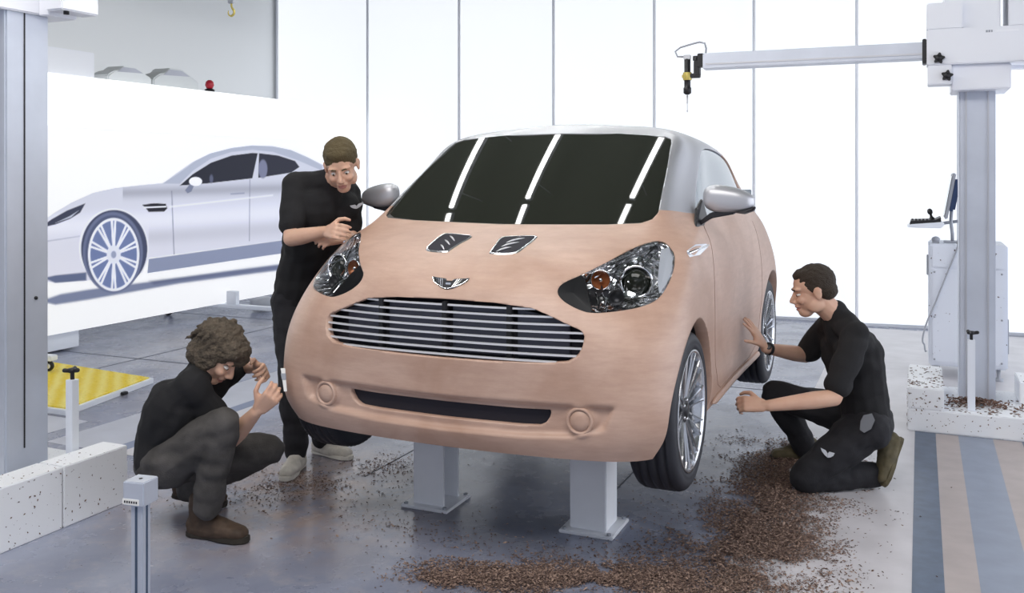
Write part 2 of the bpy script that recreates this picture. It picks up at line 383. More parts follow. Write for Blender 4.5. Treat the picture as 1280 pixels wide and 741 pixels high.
d = np.hypot(np.abs(flat[:, 0])-.531, (flat[:, 2]-.342)*1.0)          # fog lamp boss with a ring and a bowl
flat[:, 1] += np.where(front, -.016*(1-sstep(.046, .062, d)), 0)
# raised brow sweeping over each headlight to the vents
S = flat.reshape(S.shape)
NU, NV = S.shape[:2]
bm = bmesh.new(); vv = [[None]*NV for _ in range(NU)]
for i in range(NU):
    for j in range(NV): vv[i][j] = bm.verts.new(S[i, j]+np.array([0, 0, CAR_Z]))
for i in range(NU):
    for j in range(NV-1):
        bm.faces.new((vv[i][j], vv[(i+1) % NU][j], vv[(i+1) % NU][j+1], vv[i][j+1]))
bmesh.ops.remove_doubles(bm, verts=[v for i in range(NU) for v in (vv[i][NV-1],)], dist=.0006)
bmesh.ops.recalc_face_normals(bm, faces=bm.faces[:])

from mathutils.bvhtree import BVHTree
bvh = BVHTree.FromBMesh(bm)
def hit(o, dirn):
    r = bvh.ray_cast(Vector(o), Vector(dirn).normalized()); return r[0], r[1]

def coords(bm):
    bm.verts.ensure_lookup_table(); bm.verts.index_update()
    return np.array([v.co[:] for v in bm.verts])
def isocut(bm, F):
    "splits faces along F=0; F maps an (N,3) array (car coordinates) to values, +large where it does not apply"
    C = coords(bm); C = C-np.array([0, 0, CAR_Z]); val = F(C); val[np.abs(val) < 2e-5] = 2e-5
    new = []
    for e in list(bm.edges):
        a, b = e.verts; fa, fb = val[a.index], val[b.index]
        if (fa < 0) != (fb < 0) and abs(fa) < 1 and abs(fb) < 1:
            new.append((e, a, fa/(fa-fb)))
    nv = set()
    for e, a, t in new:
        t = min(max(t, .02), .98); _, v = bmesh.utils.edge_split(e, a, t); nv.add(v)
    faces = {f for v in nv for f in v.link_faces}
    for f in faces:
        k = [v for v in f.verts if v in nv]
        if len(k) == 2:
            try: bmesh.utils.face_split(f, k[0], k[1])
            except ValueError: pass
        elif len(k) == 4:
            try:
                r = bmesh.utils.face_split(f, k[0], k[1])
            except ValueError: pass
    return nv
def inside(bm, F):
    fs = bm.faces[:]; C = np.array([f.calc_center_median()[:] for f in fs])-np.array([0, 0, CAR_Z]); val = F(C)
    return [f for f, q in zip(fs, val) if q < 0]
def take(bm, F, lip=None, lip_mat=0, keep=False):
    "cuts the region out; returns it as a bmesh; the hole edge is turned in by vector lip(co)"
    isocut(bm, F); fs = inside(bm, F)
    out = bmesh.new(); mp = {}
    for f_ in fs:
        for v in f_.verts:
            if v not in mp: mp[v] = out.verts.new(v.co)
    for f_ in fs:
        q = out.faces.new([mp[v] for v in f_.verts]); q.smooth = True
    inset = set(fs); edges = [e for f_ in fs for e in f_.edges if sum(1 for g in e.link_faces if g in inset) == 1 and len(e.link_faces) == 2]
    edges = list(dict.fromkeys(edges))
    bmesh.ops.delete(bm, geom=fs, context='FACES')
    edges = [e for e in edges if e.is_valid]
    if lip:
        r = bmesh.ops.extrude_edge_only(bm, edges=edges)
        for g in r['geom']:
            if isinstance(g, bmesh.types.BMVert): g.co += Vector(lip(g.co))
            if isinstance(g, bmesh.types.BMFace): g.material_index = lip_mat; g.smooth = False
    return out
def bm_obj(name, b, material, parent, offset=0., solid=0.):
    if offset:
        b.normal_update()
        ns = {v: v.normal.copy() for v in b.verts}
        for v in b.verts: v.co -= ns[v]*offset
    me = bpy.data.meshes.new(name); b.to_mesh(me); b.free()
    return link(name, me, material, parent, smooth=True)

car = empty('concept_car', (0, .95, 0), 'small two-door car body sculpted in pinkish tan clay with dark windscreen, on white stands', 'car')

def cam_proj(C, mirror=False):
    "photograph-frame projection used to read the lamp outline off the car's left front corner (car coordinates)"
    x = C[:, 0]*(-1 if mirror else 1); dx = x-CX; dy = C[:, 1]-CY; dz = C[:, 2]+CAR_Z-CZ
    fw = -sin(YAW)*dx+cos(YAW)*dy; r = cos(YAW)*dx+sin(YAW)*dy
    return np.stack([640+FOC*r/fw, HZ-FOC*dz/fw], 1)
HL = smooth_poly([(697, 364), (704, 354), (728, 343), (760, 327), (790, 311), (816, 302), (832, 304), (843, 318), (842, 338), (834, 358), (822, 374), (800, 384), (765, 390), (738, 391), (717, 384), (702, 374)], 4)
HLB = smooth_poly([(697, 364), (704, 354), (716, 348), (726, 344), (731, 352), (735, 368), (739, 391), (728, 389), (717, 384), (702, 374)], 4)
def f_hl(side, poly):
    def F(C):
        P = cam_proj(C, side < 0); d_ = sdpoly(P, poly)*.003
        ok = (C[:, 0]*side > .3) & (C[:, 1] < .35) & (C[:, 2] > .55) & (C[:, 2] < 1.0); return np.where(ok, d_, 5.)
    return F
def f_xz(poly, ymax=.9, ymin=-1):
    poly = np.array(poly)
    def F(C): return np.where((C[:, 1] < ymax) & (C[:, 1] > ymin), sdpoly(C[:, [0, 2]], poly), 5.)
    return F
def mirp(h): return [tuple(p) for p in h]+[(-p[0], p[1]) for p in h[::-1] if p[0] > 1e-6]
GRILLE = mirp([(0, .744), (.2, .741), (.345, .727), (.40, .707), (.47, .678), (.53, .655), (.543, .635), (.54, .60), (.525, .57), (.49, .547), (.40, .538), (.2, .533), (0, .531)])
INTAKE = mirp([(0, .364), (.3, .366), (.424, .370), (.418, .345), (.402, .322), (.375, .307), (.3, .303), (0, .300)])
WS = mirp([(0, 1.410), (.3, 1.404), (.53, 1.387), (.562, 1.375), (.575, 1.35), (.592, 1.28), (.612, 1.19), (.63, 1.10), (.64, 1.05), (.628, 1.025), (.59, 1.011), (.45, 1.003), (.25, 1.0), (0, .997)])
def f_arch(yc):
    def F(C): return np.where((np.abs(C[:, 0]) > .45) & (C[:, 2] < .85) & (np.abs(C[:, 1]-yc) < .6), np.hypot(C[:, 1]-yc, C[:, 2]-.302)-.352, 5.)
    return F
SW = smooth_poly([(.47, 1.012), (.62, 1.12), (.80, 1.225), (.99, 1.315), (1.2, 1.338), (1.4, 1.330), (1.58, 1.29), (1.68, 1.20), (1.70, 1.08), (1.62, 1.035), (1.2, 1.018), (.8, 1.01), (.55, 1.0)], 5)
def f_side(side, poly):
    def F(C): return np.where((C[:, 0]*side > .4) & (C[:, 2] > .6), sdpoly(C[:, 1:3], poly), 5.)
    return F
grille_b = take(bm, f_xz(GRILLE, .1), lambda c: (-c.x*.02, .03, 0))
intake_b = take(bm, f_xz(INTAKE, .1), lambda c: (0, .035, 0))
ws_b = take(bm, f_xz(WS, 1.2), lambda c: (0, .008, -.008))
hls = {}
for s in (1, -1):
    hls[s] = take(bm, f_hl(s, HL), lambda c, s=s: (-s*.010, .016, 0))
for yc in (0., 2.0):
    take(bm, f_arch(yc), lambda c: (-.05 if c.x > 0 else .05, 0, 0)).free()
sws = {s: take(bm, f_side(s, SW), lambda c, s=s: (-s*.012, 0, 0)) for s in (1, -1)}
# silvered roof and pillars
def f_silver(C): return np.maximum(np.maximum(1.05+.012*np.sin(C[:, 1]*9)-C[:, 2], C[:, 1]-1.5-.25*(C[:, 2]-1.2)), -5)
isocut(bm, f_silver)
for f_ in inside(bm, f_silver): f_.material_index = 1
# dark door seam and bonnet shut lines as narrow grooves
for f_ in bm.faces: f_.smooth = True
body = bm_obj('body', bm, M['clay'], car); body.data.materials.append(M['silver'])
# ---- windscreen and side glass
C = coords(ws_b); X, Z = C[:, 0], C[:, 2]-1.5
inn = np.abs(X) < .48; x2 = X*X*(1-.25*X*X)
Bs = np.stack([np.ones_like(X), Z, Z*Z, x2], 1); k, *_ = np.linalg.lstsq(Bs[inn], C[inn, 1], rcond=None); Y = Bs@k+.006
bd = [[v.index for v in e.verts] for e in ws_b.edges if len(e.link_faces) == 1]
g = MB(); sc_ = {i: g.bm.verts.new((C[i, 0], C[i, 1]+.012, C[i, 2]-.008)) for e in bd for i in e}; sn_ = {i: g.bm.verts.new((C[i, 0], Y[i], C[i, 2])) for i in sc_}
for a, b_ in bd: g._face((sc_[a], sc_[b_], sn_[b_], sn_[a]))
g.build('windscreen_seal', M['black'], car)
for v, y in zip(ws_b.verts, Y): v.co.y = y
tag(bm_obj('windscreen', ws_b, M['glass_dark'], car), 'dark tinted windscreen')
for s in (1, -1):
    tag(bm_obj('side_window', sws[s], M['glass_side'], car, offset=.006), 'pale mirror-like side glass')
def hitpx(px, py, side=1):
    "point on the car's left half under a photo pixel, mirrored for the other half"
    o = Vector((CX, CY, CZ)); d = at(px, py, 1.0)-o; p, n = hit(o, d)
    if side < 0: p = Vector((-p.x, p.y, p.z)); n = Vector((-n.x, n.y, n.z))
    if n.dot(d if side > 0 else Vector((-d.x, d.y, d.z))) > 0: n = -n
    return p, n
def ysurf(x, z):
    p, n = hit((x, -3, z+CAR_Z), (0, 1, 0)); return p.y if p else -.4

M['slat'] = mat('bright_slat', (.80, .81, .84), rough=.3, metal=.45)
# ---- radiator grille
g = MB()
nx = 40
def gx(z, poly=GRILLE):
    xs_ = []
    for i in range(len(poly)):
        a, b = poly[i], poly[(i+1) % len(poly)]
        if (a[1] <= z) != (b[1] <= z): xs_.append(abs(a[0]+(b[0]-a[0])*(z-a[1])/(b[1]-a[1])))
    return max(xs_) if xs_ else .3
def curtain(mb, z0, z1, xe, off, n=36):
    r = []
    for i in range(n+1):
        x = -xe+2*xe*i/n; r.append([mb.bm.verts.new((x, ysurf(x, z)+off, z+CAR_Z)) for z in (z0, (z0+z1)/2, z1)])
    for i in range(n):
        for j in range(2): mb._face((r[i][j], r[i+1][j], r[i+1][j+1], r[i][j+1])).smooth = True
curtain(g, .50, .78, .57, .085)
grille = g.build('grille', M['soft_black'], car, smooth=True, recalc=False); tag(grille, 'black grille with thin bright bars')
M['rad'] = mat('radiator_mesh', (.055, .06, .085), rough=.5, metal=.3)
for (xa, xb) in ((-.47, -.30), (-.26, -.02), (.02, .24), (.28, .47)):
    g = MB(); g.prism([(x, ysurf(x, .66)+.052, z+CAR_Z) for x, z in ((xa, .545), (xb, .545), (xb, .72 if abs(xb) < .4 else .675), (xa, .72 if abs(xa) < .4 else .675))], (0, .012, 0), .002)
    g.build('radiator_panel', M['rad'], grille)
for x in (-.28, 0, .26):
    g = MB(); g.box((x, ysurf(x, .63)+.038, .635+CAR_Z), (.022, .025, .20), bev=.003); g.build('strut', M['black'], grille)
for z in (.7225, .697, .671, .645, .619, .593, .567, .543):
    xe = gx(z)-.004; g = MB(); pts = []
    n = 30; prev = None
    for i in range(n+1):
        x = -xe+2*xe*i/n; y = ysurf(x, z)+.010+CAR_Z*0
        q = [g.bm.verts.new((x, y+dy, z+dz+CAR_Z)) for dy, dz in ((0, -.0034), (0, .0034), (.009, .0036), (.009, -.0030))]
        if prev:
            for k_ in range(4): g._face((prev[k_], q[k_], q[(k_+1) % 4], prev[(k_+1) % 4]))
        prev = q
    g.build('slat', M['slat'], grille)
# ---- lower intake
g = MB(); curtain(g, .285, .385, .45, .030)
tag(g.build('lower_intake', M['soft_black'], car, smooth=True, recalc=False), 'black net behind the lower air slot')
# ---- fog lamp rings
for s in (1, -1):
    x, z = .531*s, .342; y = ysurf(x, z); p0 = Vector((x, y, z+CAR_Z)); n_ = Vector((.10*s, -1, -.02)).normalized()
    g = MB(); g.lathe([(.050, -.014), (.050, .004), (.046, .010), (.041, .010), (.037, .004), (.036, .0015), (.034, .0065), (.015, .010), (0, .011)], p0, n_, 40)
    g.build('fog_lamp', M['clay'], car)
# ---- headlights
def facet(m):
    nt = m.node_tree; p = nt.nodes['Principled BSDF']; tc = N(m, 'ShaderNodeTexCoord'); v = N(m, 'ShaderNodeTexVoronoi'); v.inputs['Scale'].default_value = 22
    nt.links.new(tc.outputs['Object'], v.inputs['Vector']); b = N(m, 'ShaderNodeBump'); b.inputs['Strength'].default_value = 1; b.inputs['Distance'].default_value = .02
    nt.links.new(v.outputs['Distance'], b.inputs['Height']); nt.links.new(b.outputs[0], p.inputs['Normal']); return m
M['pearl'] = mat('polished_white', (.85, .88, .95), rough=.2, metal=.2)
M['facet'] = facet(mat('faceted_reflector', (.92, .93, .96), rough=.16, metal=1))
for s in (1, -1):
    src = hls[s]; C = coords(src)-np.array([0, 0, CAR_Z]); P = cam_proj(C, s < 0); d = -sdpoly(P, HL)
    src.normal_update(); nrm = np.array([v.normal[:] for v in src.verts])
    cen = C.mean(0); out = cen-np.array([0, .6, .6]); 
    if (nrm.mean(0)@np.array([.5*s, -.8, .2])) < 0: nrm = -nrm
    inward = np.array([-.25*s, .95, -.1]); inward /= np.linalg.norm(inward)
    bk = src.copy(); bk.verts.ensure_lookup_table()
    # black inner tip split off the lens
    depth = .075*sstep(0, 13, d)
    for v, dd in zip(bk.verts, depth): v.co += Vector(inward)*float(dd+.004)
    lens = bm_obj('headlight', src, M['lens'], car, offset=0)
    tag(lens, 'clear headlight with chrome reflectors and black inner tip')
    bk.faces.ensure_lookup_table()
    rf = bm_obj('reflector', bk, M['facet'], lens)
    def mk(px, py, dep, s=s):
        p, n = hitpx(px, py, s); return p + Vector(inward)*dep
    # inner tip mask
    g = MB(); pts = [hitpx(px, py, s)[0]+Vector(inward)*.0012 for px, py in HLB]
    c0 = sum(pts, Vector())/len(pts); cv = g.bm.verts.new(hitpx(716, 366, s)[0]+Vector(inward)*.0005); ring = [g.bm.verts.new(p) for p in pts]; ring2 = [g.bm.verts.new(p+Vector(inward)*.05) for p in pts]
    for i in range(len(ring)):
        j = (i+1) % len(ring); g._face((cv, ring[i], ring[j])); g._face((ring[i], ring2[i], ring2[j], ring[j]))
    g.build('tip_mask', M['black'], lens)
    ax = -Vector(inward)
    c = mk(795, 352, .045); g = MB(); g.lathe([(.060, .0), (.062, .012), (.056, .014), (.050, .0), (.047, -.01)], c, ax, 36); g.build('projector_ring', M['chrome'], lens)
    g = MB(); g.lathe([(.048, -.012), (.046, .004), (.036, .014), (.02, .021), (0, .024)], c, ax, 32); g.build('projector', M['glass_dark'], lens)
    c = mk(750, 350, .040); g = MB(); g.lathe([(0, -.02), (.02, -.014), (.032, .004), (.034, .008)], c, ax, 28); o = g.build('indicator', M['amber'], lens, recalc=False)
    g = MB(); g.lathe([(.034, .006), (.038, .010), (.036, .002)], c, ax, 28); g.ell(c, (.009, .009, .009)); g.build('indicator_ring', M['chrome'], lens)
    c = mk(770, 372, .035); g = MB(); g.lathe([(.026, 0), (.03, .008), (.024, .010), (.02, 0), (0, -.004)], c, ax, 28); g.build('side_bulb', M['rim_dark'], lens)
    # bright ribs fanning across the top of the lamp and the polished outer end
    for (a, b_) in (((737, 343), (797, 316)), ((742, 347), (812, 312)), ((775, 350), (815, 312)), ((785, 352), (823, 313)), ((770, 338), (760, 362)), ((744, 366), (748, 386)), ((752, 366), (758, 386))):
        pa, pb = mk(*a, .030), mk(*b_, .018); g = MB(); g.tube([pa, (pa+pb)/2+ax*.004, pb], .0032, 6); g.build('rib', M['chrome'], lens)
    pts = [mk(px, py, .0015) for px, py in ((826, 312), (836, 309), (841, 322), (840, 338), (833, 355), (824, 367), (822, 350), (824, 330))]
    g = MB(); g.prism(pts, Vector(inward)*.01); g.build('polished_end', M['pearl'], lens)
# ---- bonnet vents
VENT = smooth_poly([(627, 297), (645, 295.5), (668, 295.2), (671, 297.5), (658, 308), (646, 316.5), (630, 318.5), (613, 317.5), (612.5, 315), (619, 306)], 3)
for s in (1, -1):
    ring = [hitpx(px, py, s) for px, py in VENT]; cen = sum((p for p, _ in ring), Vector())/len(ring); n_ = sum((q for _, q in ring), Vector()).normalized()
    g = MB(); outer = [p for p, _ in ring]; inn_ = [cen+(p-cen)*.915 for p in outer]
    m_ = len(outer); q0 = [g.bm.verts.new(p+n_*.0005) for p in outer]; q1 = [g.bm.verts.new(cen+(p-cen)*.965+n_*.0048) for p in outer]; q2 = [g.bm.verts.new(p+n_*.0045) for p in inn_]; q3 = [g.bm.verts.new(p+n_*.001) for p in inn_]
    for a, b_ in ((q0, q1), (q1, q2), (q2, q3)):
        for i in range(m_): g._face((a[i], a[(i+1) % m_], b_[(i+1) % m_], b_[i]))
    vent = g.build('bonnet_vent', M['rim'], car); tag(vent, 'chrome-rimmed bonnet vent')
    g = MB(); cv = g.bm.verts.new(hitpx(641, 307, s)[0]+n_*.0035); rv = [g.bm.verts.new(p+n_*.0032) for p in inn_]
    for i in range(m_): g._face((cv, rv[i], rv[(i+1) % m_]))
    g.build('vent_mesh', M['soft_black'], vent)
    for (a, b_) in (((633, 304), (656, 298.3)), ((627, 309), (649, 303.5)), ((620.5, 315.2), (639, 309.6))):
        a, b_ = hitpx(*a, s)[0], hitpx(*b_, s)[0]; g = MB(); g.tube([a+n_*.003, a.lerp(b_, .3)+n_*.006, a.lerp(b_, .65)+n_*.006, b_+n_*.003], [.0015, .0034, .0038, .0012], 8); g.build('vane', M['slat'], vent)
# ---- winged badge
bc, bn = hit((0, -3, .800+CAR_Z), (0, 1, 0)); 
if bn.y > 0: bn = -bn
bt = Vector((1, 0, 0)); bu = bn.cross(bt).normalized(); bu = bu if bu.z > 0 else -bu
def bp(x, u, h=0):
    q = bc+bt*x+bu*u*1.35; p, n = hit(q+bn*.2, -bn); return (p if p else q)+bn*(h+.0012)
g = MB()
wing = [(0, .006), (.012, .006), (.018, .013), (.078, .018), (.074, .008), (.060, -.002), (.040, -.012), (.022, -.019), (.012, -.021), (0, -.023)]
outl = [(x, u) for x, u in wing]+[(-x, u) for x, u in wing[::-1][1:-1]]
g.prism([bp(x, u, .0005) for x, u in outl], bn*.0015)
badge = tag(g.build('winged_badge', M['rim_dark'], car), 'silver winged badge')
g = MB()
for s in (1, -1):
    for k_ in range(5):
        x0 = .020+k_*.009; g.tube([bp(s*(x0+.012), .011+k_*.0008, .0038), bp(s*(x0), -.016+k_*.004, .0038)], .0013, 5)
    g.tube([bp(s*.012, .008, .0030), bp(s*.045, .0115, .0030), bp(s*.074, .0165, .0030)], .0012, 5); g.tube([bp(s*.002, -.021, .003), bp(s*.022, -.017, .003), bp(s*.042, -.010, .003), bp(s*.062, -.001, .003), bp(s*.076, .014, .003)], .0013, 5)
g.box(bp(0, -.005, .003), (.022, .003, .008), bev=.001); g.build('badge_feathers', M['chrome'], badge)
# ---- side strake
for s in (1, -1):
    pts = [hitpx(px, py, s) for px, py in ((857.5, 314), (868, 306), (882, 305), (884, 309), (874, 319), (861, 322))]
    n_ = sum((q for _, q in pts), Vector()).normalized(); g = MB(); g.prism([p+n_*.002 for p, _ in pts], n_*.003, .001)
    o = tag(g.build('side_strake', M['pearl'], car), 'silver strake on the wing')
    a, b_ = hitpx(859, 317.5, s)[0]+n_*.006, hitpx(884, 307, s)[0]+n_*.006
    g = MB(); g.tube([a, b_], [.006, .004], 8); g.build('strake_bar', M['chrome'], o)
# ---- door seams
for s in (1, -1):
    line = [(.52, .985), (.47, .93), (.44, .85), (.42, .70), (.42, .55), (.44, .40), (.50, .30), (.60, .265), (1.0, .26), (1.35, .265), (1.5, .30), (1.60, .40), (1.66, .55), (1.66, .8), (1.68, .98)]
    P = [Vector((0, y, z)) for y, z in line]; pts = []
    for i in range(len(P)-1):
        for k_ in range(6):
            q = P[i].lerp(P[i+1], k_/6); p, n = hit((3*s, q.y, q.z+CAR_Z), (-s, 0, 0))
            if p: pts.append(p)
    g = MB(); g.tube(pts, .0016, 5); g.build('door_seam', M['seam'] if 'seam' in M else M.setdefault('seam', mat('seam_dark_clay', (.30, .19, .15), rough=.8)), car)  # thin line of darker clay marking the door's panel gap
    # sill step
    pts = []
    for k_ in range(26):
        y = .42+k_*.05; p, n = hit((3*s, y, .235+CAR_Z), (-s, 0, 0)); pts.append(p+Vector((s*.006, 0, 0)))
    g = MB(); g.tube(pts, [.004]+[.016]*(len(pts)-2)+[.004], 8); g.build('sill', M['clay'], car)
# ---- door mirrors
def superell(c, r, e, n=28, f=None):
    b = MB(); m_ = MB(); bm_ = bmesh.new(); bmesh.ops.create_icosphere(bm_, subdivisions=4, radius=1)
    for v in bm_.verts:
        q = v.co; L_ = (abs(q.x)**e+abs(q.y)**e+abs(q.z)**e)**(1/e); q = q/L_
        if f: q = f(q)
        v.co = Vector((c[0]+q.x*r[0], c[1]+q.y*r[1], c[2]+q.z*r[2]))
    for f_ in bm_.faces: f_.smooth = True
    b._merge(bm_); return b
for s in (1, -1):
    def shape(q, s=s):
        t = (q.x*s+1)/2; k_ = 1-.38*t*t; zc = .05-.28*t
        return Vector((q.x, q.y*(1-.25*t)*(1.0 if q.y < 0 else .55)+.25*t, (q.z*k_+zc)))
    g = superell((.872*s, .50, 1.105+CAR_Z), (.108, .068, .064), 2.9, f=shape)
    sh = tag(g.build('door_mirror', M['silver'], car, smooth=True), 'silver door mirror')
    g = MB(); g.prism([Vector((s*x, y, z+CAR_Z)) for x, y, z in ((.90, .455, 1.048), (.965, .475, 1.062), (.985, .50, 1.075), (.975, .52, 1.056), (.93, .52, 1.040))], (0, .03, -.006), .004); g.build('lower_trim', M['rim_dark'], sh)
    g = MB(); g.prism([Vector((s*x, y, z+CAR_Z)) for x, y, z in ((.745, .47, 1.00), (.80, .47, 1.045), (.91, .475, 1.052), (.90, .475, 1.038), (.80, .47, 1.018), (.75, .47, .985))], (0, .045, 0), .005); g.build('mirror_arm', M['rim_dark'], sh)
    g = MB(); g.prism([Vector((s*x, y, z+CAR_Z)) for x, y, z in ((.742, .40, .985), (.748, .50, .965), (.748, .60, 1.02), (.735, .56, 1.10), (.728, .48, 1.06))], (s*.012, 0, 0), .003); g.build('mirror_base', M['rim_dark'], sh)
    g = MB(); g.box((.885*s, .546, 1.10+CAR_Z), (.15, .004, .085), bev=.002); g.build('mirror_glass', M['glass_side'], sh)
# ---- wheels
def wheel(x, y, s):
    c = Vector((x*s, y, .302+CAR_Z)); ax = Vector((s, 0, 0)); W_ = .09
    prof = [(.226, -W_), (.25, -W_-.004), (.280, -W_+.002), (.294, -W_+.012), (.3005, -W_+.026)]
    for gk in (-.052, -.018, .018, .052): prof += [(.302, gk-.006), (.294, gk-.0035), (.294, gk+.0035), (.302, gk+.006)]
    prof += [(.3005, W_-.026), (.294, W_-.012), (.280, W_-.002), (.262, W_+.003), (.258, W_+.001), (.25, W_+.003), (.226, W_-.003)]
    g = MB(); g.lathe(prof, c, ax, 144, closed=True)
    for v in g.bm.verts:
        q = v.co-c; h_ = abs(q.x); r_ = math.hypot(q.y, q.z)
        if h_ > .057 and r_ > .29 and int((math.atan2(q.z, q.y)/(2*pi)*144)+.5) % 2: v.co = c+Vector((q.x, q.y*(1-.004/r_), q.z*(1-.004/r_)))
    wl = g.build('wheel', M['tyre'], car); tag(wl, 'black tyre on a many-spoked rim')
    g = MB(); g.lathe([(.228, W_-.006), (.231, W_+.002), (.222, W_+.001), (.214, W_-.012), (.205, W_-.05), (.205, -W_+.01), (.226, -W_)], c, ax, 64); g.build('rim', M['rim'], wl)
    g = MB(); g.lathe([(.215, -.045), (.05, -.040), (0, -.04)], c, ax, 48); g.build('rim_back', M['rim_dark'], wl)
    g = MB(); g.lathe([(.140, -.01), (.140, 0), (.07, .001), (.07, -.01)], c, ax, 48); g.build('brake_disc', M['grey'], wl)
    for k_ in range(10):
        a = 2*pi*k_/10+.1
        for sg in (-1, 1):
            g = MB(); quad = []
            for rr, off, wd, h in ((.035, .009, .006, W_-.034), (.12, .015, .006, W_-.020), (.19, .023, .0075, W_-.010), (.218, .030, .012, W_-.007)):
                u = Vector((0, cos(a), sin(a))); t_ = Vector((0, -sin(a), cos(a))); q = c+ax*h+u*rr+t_*off*sg
                quad.append([q+t_*wd*.5, q+t_*wd*.25+ax*.006, q-t_*wd*.25+ax*.006, q-t_*wd*.5, q-t_*wd*.4-ax*.022, q+t_*wd*.4-ax*.022])
            rs = [[g.bm.verts.new(p) for p in q] for q in quad]
            for r0, r1 in zip(rs, rs[1:]):
                for i in range(6): g._face((r0[i], r0[(i+1) % 6], r1[(i+1) % 6], r1[i]))
            g._face(rs[0]); g._face(rs[-1][::-1]); g.build('spoke', M['rim'], wl)
    g = MB(); g.lathe([(.050, -.03), (.052, W_-.030), (.044, W_-.024), (.030, W_-.026), (.028, W_-.018), (.02, W_-.014), (0, W_-.013)], c, ax, 32); g.build('hub_cap', M['rim_dark'], wl)
    g = MB()
    for k_ in range(5):
        a = 2*pi*k_/5; g = MB(); g.lathe([(.0065, W_-.03), (.0065, W_-.020), (0, W_-.019)], c+Vector((0, cos(a), sin(a)))*.038, ax, 8); g.build('wheel_bolt', M['chrome'], wl)
for s in (1, -1): wheel(.735, 0, s); wheel(.735, 2.0, s)
# ---- hidden structure: arch liners and underbody
for s in (1, -1):
    for yc in (0, 2.0):
        g = MB(); n = 24; prev = None
        for i in range(n+1):
            a = R(-3)+R(186)*i/n; q = [g.bm.verts.new((s*xx, yc+cos(a)*.362, .302+CAR_Z+sin(a)*.362)) for xx in (.56, .80)]
            if prev: g._face((prev[0], prev[1], q[1], q[0])).smooth = True
            prev = q
        g.build('wheel_arch_liner', M['black'], car)
g = MB(); g.prism([Vector((-.55, y, z+CAR_Z)) for y, z in ((-.33, .20), (-.34, .5), (-.30, .76), (0, .92), (.3, 1.02), (.95, 1.34), (1.7, 1.34), (2.1, .95), (2.3, .6), (2.3, .20))], (1.10, 0, 0))
g.build('underbody', M['black'], car)
g = MB(); g.box2((-.73, .42, .205+CAR_Z), (.73, 1.58, .24+CAR_Z)); g.build('floor_pan', M['black'], car)
# ------------------------------------------------------------------ stands under the car
def stand(loc, label, ibeam=False):
    x, y = loc; t = empty('support_stand', (x, y, 0), label, 'stand', 'white steel stands under the car')
    top = .198+CAR_Z
    g = MB()
    if ibeam:
        g.box2((x-.075, y-.01, .014), (x+.075, y+.005, top)); g.box2((x-.006, y, .014), (x+.006, y+.14, top)); g.box2((x-.075, y+.135, .014), (x+.075, y+.15, top))
    else: g.box2((x-.085, y-.01, .014), (x+.075, y+.145, top), .004)
    g.build('column', M['stand'], t)
    g = MB(); g.box2((x-.12, y-.05, 0), (x+.115, y+.19, .014), .003); g.build('base_plate', M['stand'], t)
    g = MB()
    for dx in (-.1, .095):
        for dy in (-.035, .175): g.lathe([(.010, .012), (.010, .022), (0, .023)], (x+dx, y+dy, 0), (0, 0, 1), 6, smooth=False)
    g.build('anchor_bolt', M['grey'], t)
M['stand'] = mat('stand_white', (.88, .90, .95), rough=.4, noise_amt=.06, noise_scale=6)
stand((.36, .15), 'boxy white steel stand under the car, nearer the tan bumper corner and front wheel')
stand((-.40, .15), 'white H-section steel stand under the car, nearer the crouching man', True)
# ------------------------------------------------------------------ floor inlays
def fstrip(x0, x1, y0, y1, m, z=.0015): strip('', [(x0, y0), (x1, y0), (x1, y1), (x0, y1)], m, z)
fstrip(1.60, 1.71, -4.5, 2.37, M['strip_dark']); fstrip(1.71, 1.828, -4.5, 2.37, M['strip_tan']); fstrip(1.828, 2.005, -4.5, 2.37, M['strip_mid'])
fstrip(2.005, 2.15, -4.5, 2.37, M['strip_tan']); fstrip(2.15, 2.26, -4.5, 2.37, M['strip_dark'])
fstrip(.95, 1.60, -4.5, 6.2, M['floor_pale'], .0008)
fstrip(-2.43, -2.33, .2, 6.2, M['bluebar']); fstrip(-2.33, -2.22, .2, 6.2, M['floor_pale']); fstrip(-2.86, -2.43, .2, 6.2, M['tile'])
fstrip(1.6, 5.4, 3.2, 6.2, M['floor_pale'], .0008)
for y in (2.2, 4.3): fstrip(-5.8, -3.0, y, y+.012, M['joint'])
fstrip(-4.6, -3.0, -.2, .62, M['tile'])
fstrip(-4.2, -4.188, 1.8, 6.2, M['joint'])
for y in (3.1, 4.9): fstrip(-2.2, .95, y, y+.008, M['joint'])
for x in (-.9, .3): fstrip(x, x+.006, .4, 6.2, M['joint'])

def pentaknob(c, ax, r, mb):
    c = Vector(c); ax = Vector(ax).normalized(); a = ax.orthogonal().normalized(); b = ax.cross(a); pts = []
    for k in range(60):
        t = 2*pi*k/60; rr = r*(.80+.20*cos(5*t)); pts.append(c+(a*cos(t)+b*sin(t))*rr)
    mb.prism(pts, ax*.022, .003); mb.lathe([(r*.45, 0), (r*.45, .032), (0, .033)], c, ax, 16)
def specks(mb, face_pts, n, size=(.004, .012)):
    "small clay crumbs stuck on a flat face given by corner + two edge vectors + normal"
    o, e1, e2, nn = [Vector(q) for q in face_pts]
    for _ in range(n):
        p = o+e1*random.random()+e2*random.random()*random.random()**.3; s_ = random.uniform(*size); a = random.random()*6
        u = e1.normalized(); v_ = e2.normalized(); d1 = u*cos(a)+v_*sin(a); d2 = -u*sin(a)+v_*cos(a)
        q = [p+d1*s_, p+d2*s_*.45, p-d1*s_*.8, p-d2*s_*.5]; mb.prism(q, nn.normalized()*random.uniform(.001, .003))
M['crumb'] = mat('clay_crumb', (.20, .115, .085), rough=.9, noise_amt=.6, noise_scale=20)
